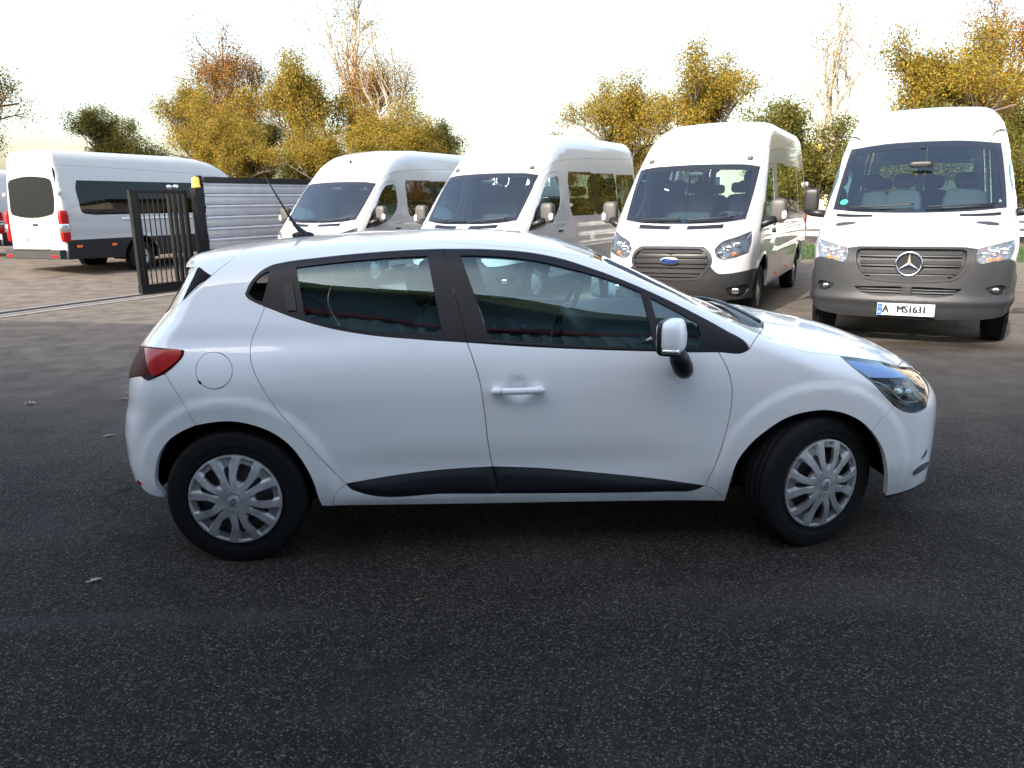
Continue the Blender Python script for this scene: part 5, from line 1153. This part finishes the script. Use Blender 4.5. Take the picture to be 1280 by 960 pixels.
# grass blades on the verge
def blades(name, n, fx, h, mat, seed=1):
    r = np.random.default_rng(seed); V = []; F = []
    for i in range(n):
        p = fx(r); a = r.uniform(0, 6.28); w_ = r.uniform(.012, .03); hh = h*r.uniform(.5, 1.2); d = np.array([math.cos(a), math.sin(a), 0])*w_; ln = r.normal(0, .05, 2); b = len(V)
        V += [p-d, p+d, p+[ln[0], ln[1], hh]]; F.append((b, b+1, b+2))
    return mob(name, V, F, mat, None, smooth=False, label='short green grass growing on the verge behind the vans', cat='grass', kind='stuff')
ca, sa = math.cos(math.radians(-27)), math.sin(math.radians(-27))
def vp(r):
    u, v = r.uniform(-8, 8), r.uniform(-2.5, 2.5); return np.array([13+u*ca-v*sa, 20.3+u*sa+v*ca, .05])
blades('grass', 9000, vp, .13, pm('grass_blade', (.030, .065, .014), .8, noise=.4, nscale=3), 3)
# low white rail fence behind the verge
wf = empty('rail_fence', (0, 0, 0), label='low white rail fence behind the grass verge', cat='fence')
pa = np.array([13-8*ca-2.4*sa, 20.3-8*sa+2.4*ca, 0]); pb = np.array([13+8*ca-2.4*sa, 20.3+8*sa+2.4*ca, 0])
wf.location = W2(pa); wf.rotation_euler = (0, 0, math.radians(-27))
for k in range(9): mob('post', *box((k*2.0, 0, .5), (.09, .09, 1.0)), M['label_white'], wf, smooth=False)
for z in (.45, .68, .90): mob('rail', *box((8, -.06, z), (16, .03, .13)), M['label_white'], wf, smooth=False)

# ------------------------------------------------------------------ trees
def leaf_mat(name, cols, seed):
    k = NT(name); g = k.node('ShaderNodeNewGeometry'); rp = k.node('ShaderNodeValToRGB'); r = rp.color_ramp
    r.elements[0].color = (*cols[0], 1); r.elements[1].color = (*cols[-1], 1)
    for i, c in enumerate(cols[1:-1]): e = r.elements.new((i+1)/(len(cols)-1)); e.color = (*c, 1)
    k.link(g.outputs['Random Per Island'], rp.inputs[0]); k.link(rp.outputs[0], k.b.inputs['Base Color']); k.b.inputs['Roughness'].default_value = .65; k.b.inputs['Specular IOR Level'].default_value = .3
    tr = k.node('ShaderNodeBsdfTranslucent'); k.link(rp.outputs[0], tr.inputs[0]); mx = k.node('ShaderNodeMixShader'); mx.inputs[0].default_value = .35
    k.link(k.b.outputs[0], mx.inputs[1]); k.link(tr.outputs[0], mx.inputs[2]); k.link(mx.outputs[0], k.n['Material Output'].inputs[0]); return k.m
LM = [leaf_mat('autumn_gold', [(.16, .09, .01), (.26, .17, .015), (.20, .16, .02), (.10, .10, .015)], 1), leaf_mat('olive_green', [(.05, .07, .012), (.10, .10, .015), (.14, .11, .015), (.045, .055, .012)], 2), leaf_mat('rust_orange', [(.20, .07, .01), (.24, .12, .012), (.13, .06, .012)], 3)]
BK = pm('bark', (.10, .085, .07), .9, noise=.4, nscale=20, bump=.5, bscale=40); BW = pm('pale_bark', (.34, .30, .25), .9, noise=.35, nscale=9)
def tree_proto(seed, h, spread, nleaf, leaf, lm, bark, trunk_r=.14, bare=.3, name='autumn_tree'):
    r = np.random.default_rng(seed); segs = []; tips = []
    def grow(p, d, L, rad, lev):
        n = 5; pts = [p]; dd = d.copy()
        for i in range(n):
            dd = unit(dd+r.normal(0, .10+.05*lev, 3)+[0, 0, .05]); pts.append(pts[-1]+dd*L/n)
        pts = np.array(pts); segs.append((pts, np.linspace(rad, rad*(.55 if lev < 3 else .3), n+1)))
        if lev >= 2: tips.append(pts[-3:])
        if lev < 3:
            for i in range((7, 5, 4)[lev]):
                t = r.uniform(.35 if lev else bare, 1.0); q = pts[min(n, int(t*n))]; a = r.uniform(0, 6.283); el = r.uniform(.25, .9)
                side = np.array([math.cos(a)*spread, math.sin(a)*spread, 0]); grow(q, unit(dd*.55+side*(1-el*.5)+[0, 0, el*.5]), L*r.uniform(.48, .68), rad*.5, lev+1)
    grow(np.zeros(3), np.array([0, 0, 1.0]), h*.55, trunk_r, 0)
    root = empty(name)
    mob('trunk', *join(*[tube(p, q, 6 if q[0] > .04 else 4, caps=False) for p, q in segs]), bark, root)
    T = np.vstack(tips); c = T[r.integers(0, len(T), nleaf)]+r.normal(0, .055*h*.55, (nleaf, 3)); c[:, 2] = np.maximum(c[:, 2], .3)
    # leaves: small folded quads, unevenly thinned so that gaps and clumps appear
    ph = r.uniform(0, 6.28, 3); keep = (np.sin(c[:, 0]*2.1+ph[0])+np.sin(c[:, 1]*2.3+ph[1])+np.sin(c[:, 2]*2.7+ph[2])) > r.normal(-.8, .9, nleaf); c = c[keep]; n = len(c)
    a = r.normal(size=(n, 3)); a /= np.linalg.norm(a, axis=1)[:, None]; b = np.cross(a, r.normal(size=(n, 3))); b /= np.linalg.norm(b, axis=1)[:, None]; s = leaf*r.uniform(.6, 1.3, n)[:, None]
    V = np.empty((n, 4, 3)); V[:, 0] = c-a*s; V[:, 1] = c+b*s*.5; V[:, 2] = c+a*s; V[:, 3] = c-b*s*.5
    me = bpy.data.meshes.new('crown'); me.vertices.add(n*4); me.vertices.foreach_set('co', V.ravel()); me.loops.add(n*4); me.loops.foreach_set('vertex_index', np.arange(n*4)); me.polygons.add(n); me.polygons.foreach_set('loop_start', np.arange(0, n*4, 4)); me.polygons.foreach_set('loop_total', np.full(n, 4)); me.update(); me.validate()
    mlink('crown', me, lm, root, smooth=False)
    return root
kinds = [dict(p=tree_proto(11, 7.5, .75, 60000, .046, LM[0], BK, .13), lab='golden yellow autumn tree with dense crown', g='golden trees behind the yard'),
         dict(p=tree_proto(22, 6.0, .85, 60000, .044, LM[1], BK, .11, .15), lab='olive green bushy tree turning yellow', g='olive green trees behind the yard'),
         dict(p=tree_proto(33, 10.5, .55, 34000, .045, LM[2], BK, .17), lab='thin rust orange autumn tree with bare branches', g='rust orange trees behind the yard'),
         dict(p=tree_proto(44, 12.0, .45, 5000, .045, LM[0], BW, .15, .35), lab='nearly bare pale-barked tree with few leaves left', g='nearly bare trees behind the yard')]
used = set()
def plant(k, x, y, s, where):
    d = kinds[k]; o = d['p'] if k not in used else copy_tree(d['p']); used.add(k)
    o.location = (x, y, float(ground_z(x, y))-.02); o.rotation_euler = (0, 0, rng.uniform(0, 6.28)); o.scale = (s, s, s*(.92+.16*rng.random()))
    tag(o, label=d['lab']+' '+where, cat='tree', group=d['g']); return o
for k, x, y, s, wh in ((0, -8.5, 33, .95, 'rising above the fence capping'), (1, -11.5, 35, 1.0, 'beside the gate portal post'), (2, -6.2, 36, .85, 'above the fence end'), (0, -5.0, 32, .8, 'next to the van with roof antenna'),
    (3, -8.0, 38, 1.0, 'above the corrugated fence'), (3, -4.6, 34, .8, 'behind the van with roof antenna'), (2, -13.5, 39, .9, 'behind the yellow beacon'), (1, -3.2, 36, 1.0, 'behind the van with roof antenna'), (0, -15.5, 41, 1.0, 'behind the bonnet of the long van'),
    (0, -9.6, 28, .62, 'low over the fence beside the beacon'), (1, -7.9, 28.5, .68, 'low behind the fence boards'), (0, -6.4, 27.5, .60, 'close behind the fence boards'), (1, -5.0, 28.5, .66, 'close to the fence end'), (0, -10.8, 30, .66, 'behind the long van windscreen'), (0, -3.8, 30, .7, 'low behind the van with roof antenna'),
    (1, 12.2, 24.5, 1.0, 'behind the white rail fence'), (0, 14.2, 27, 1.0, 'above the star emblem van'), (1, 10.2, 27.5, 1.05, 'behind the blue oval emblem van'), (1, 16.2, 24.2, .95, 'behind the star emblem van'), (0, 8.0, 32, 1.0, 'beside the cream building'), (1, 18.5, 29, 1.1, 'beside the panelled building'),
    (3, 12.8, 31, .9, 'between the cream and panelled buildings'), (0, 5.2, 36, 1.0, 'left of the cream building wall'), (1, 1.6, 34, .95, 'behind the middle van of three'), (2, 20.5, 34, 1.0, 'behind the panelled building'), (1, 21.5, 22.5, .85, 'at the end of the grass verge'), (0, 24.5, 15.2, .9, 'in front of the panelled building'), (1, 25.5, 18.5, .9, 'against the panelled building wall'),
    (2, -21.5, 31.5, .95, 'behind the silver van'), (0, -25, 36, 1.1, 'far behind the silver van'), (2, -30, 40, 1.1, 'at the far end of the upper yard'), (1, -20, 42, 1.1, 'far behind the long white van'), (3, -27, 31, 1.0, 'past the silver van')): plant(k, x, y, s, wh)
# ------------------------------------------------------------------ fallen leaves
lfm = pm('dry_leaf', (.22, .12, .045), .7, noise=.4, nscale=60); lfm2 = pm('pale_dry_leaf', (.34, .26, .16), .7, noise=.4, nscale=60)
def leaf(px, size, rz, curl, mat, label):
    d = FWD+(px[0]-640)/FPX*RGT-(px[1]-480)/FPX*UPV; p = CAMP-d*CAMH/d[2]
    q = [(-.5, 0), (-.36, .13), (-.2, .10), (-.12, .27), (.05, .16), (.16, .24), (.28, .10), (.5, 0), (.28, -.10), (.14, -.25), (.04, -.15), (-.14, -.26), (-.2, -.10), (-.36, -.13)]
    V = [(x*size, y*size, .004+curl*size*(abs(y)*1.6+.5*x*x)) for x, y in q]+[(x*size*.3, 0, .003) for x in (-1, 1)]+[(-.8*size, .05*size, .006)]
    F = [tuple(range(14))]
    me = mob('fallen_leaf', V[:14], F, mat, None, smooth=False, label=label, cat='leaf'); me.location = (p[0], p[1], 0); me.rotation_euler = (0, 0, rz)
leaf((38, 506), .11, .2, .5, lfm2, 'pale brown fallen leaf lying alone on the dark asphalt left of the car')
leaf((162, 492), .075, 1.0, .6, lfm2, 'curled pale leaf right beside the rear bumper, below the tail lamp')
leaf((156, 500), .095, -.3, .4, lfm, 'brown fallen leaf next to the curled pale leaf by the rear bumper')
leaf((136, 546), .08, .6, .4, lfm2, 'small torn leaf on asphalt further below the rear bumper')
leaf((522, 751), .03, .6, .4, lfm, 'tiny orange leaf scrap on the asphalt in front of the rear door')
leaf((118, 727), .07, .7, .3, lfm2, 'thin dry leaf with pale stem near the rear wheel')
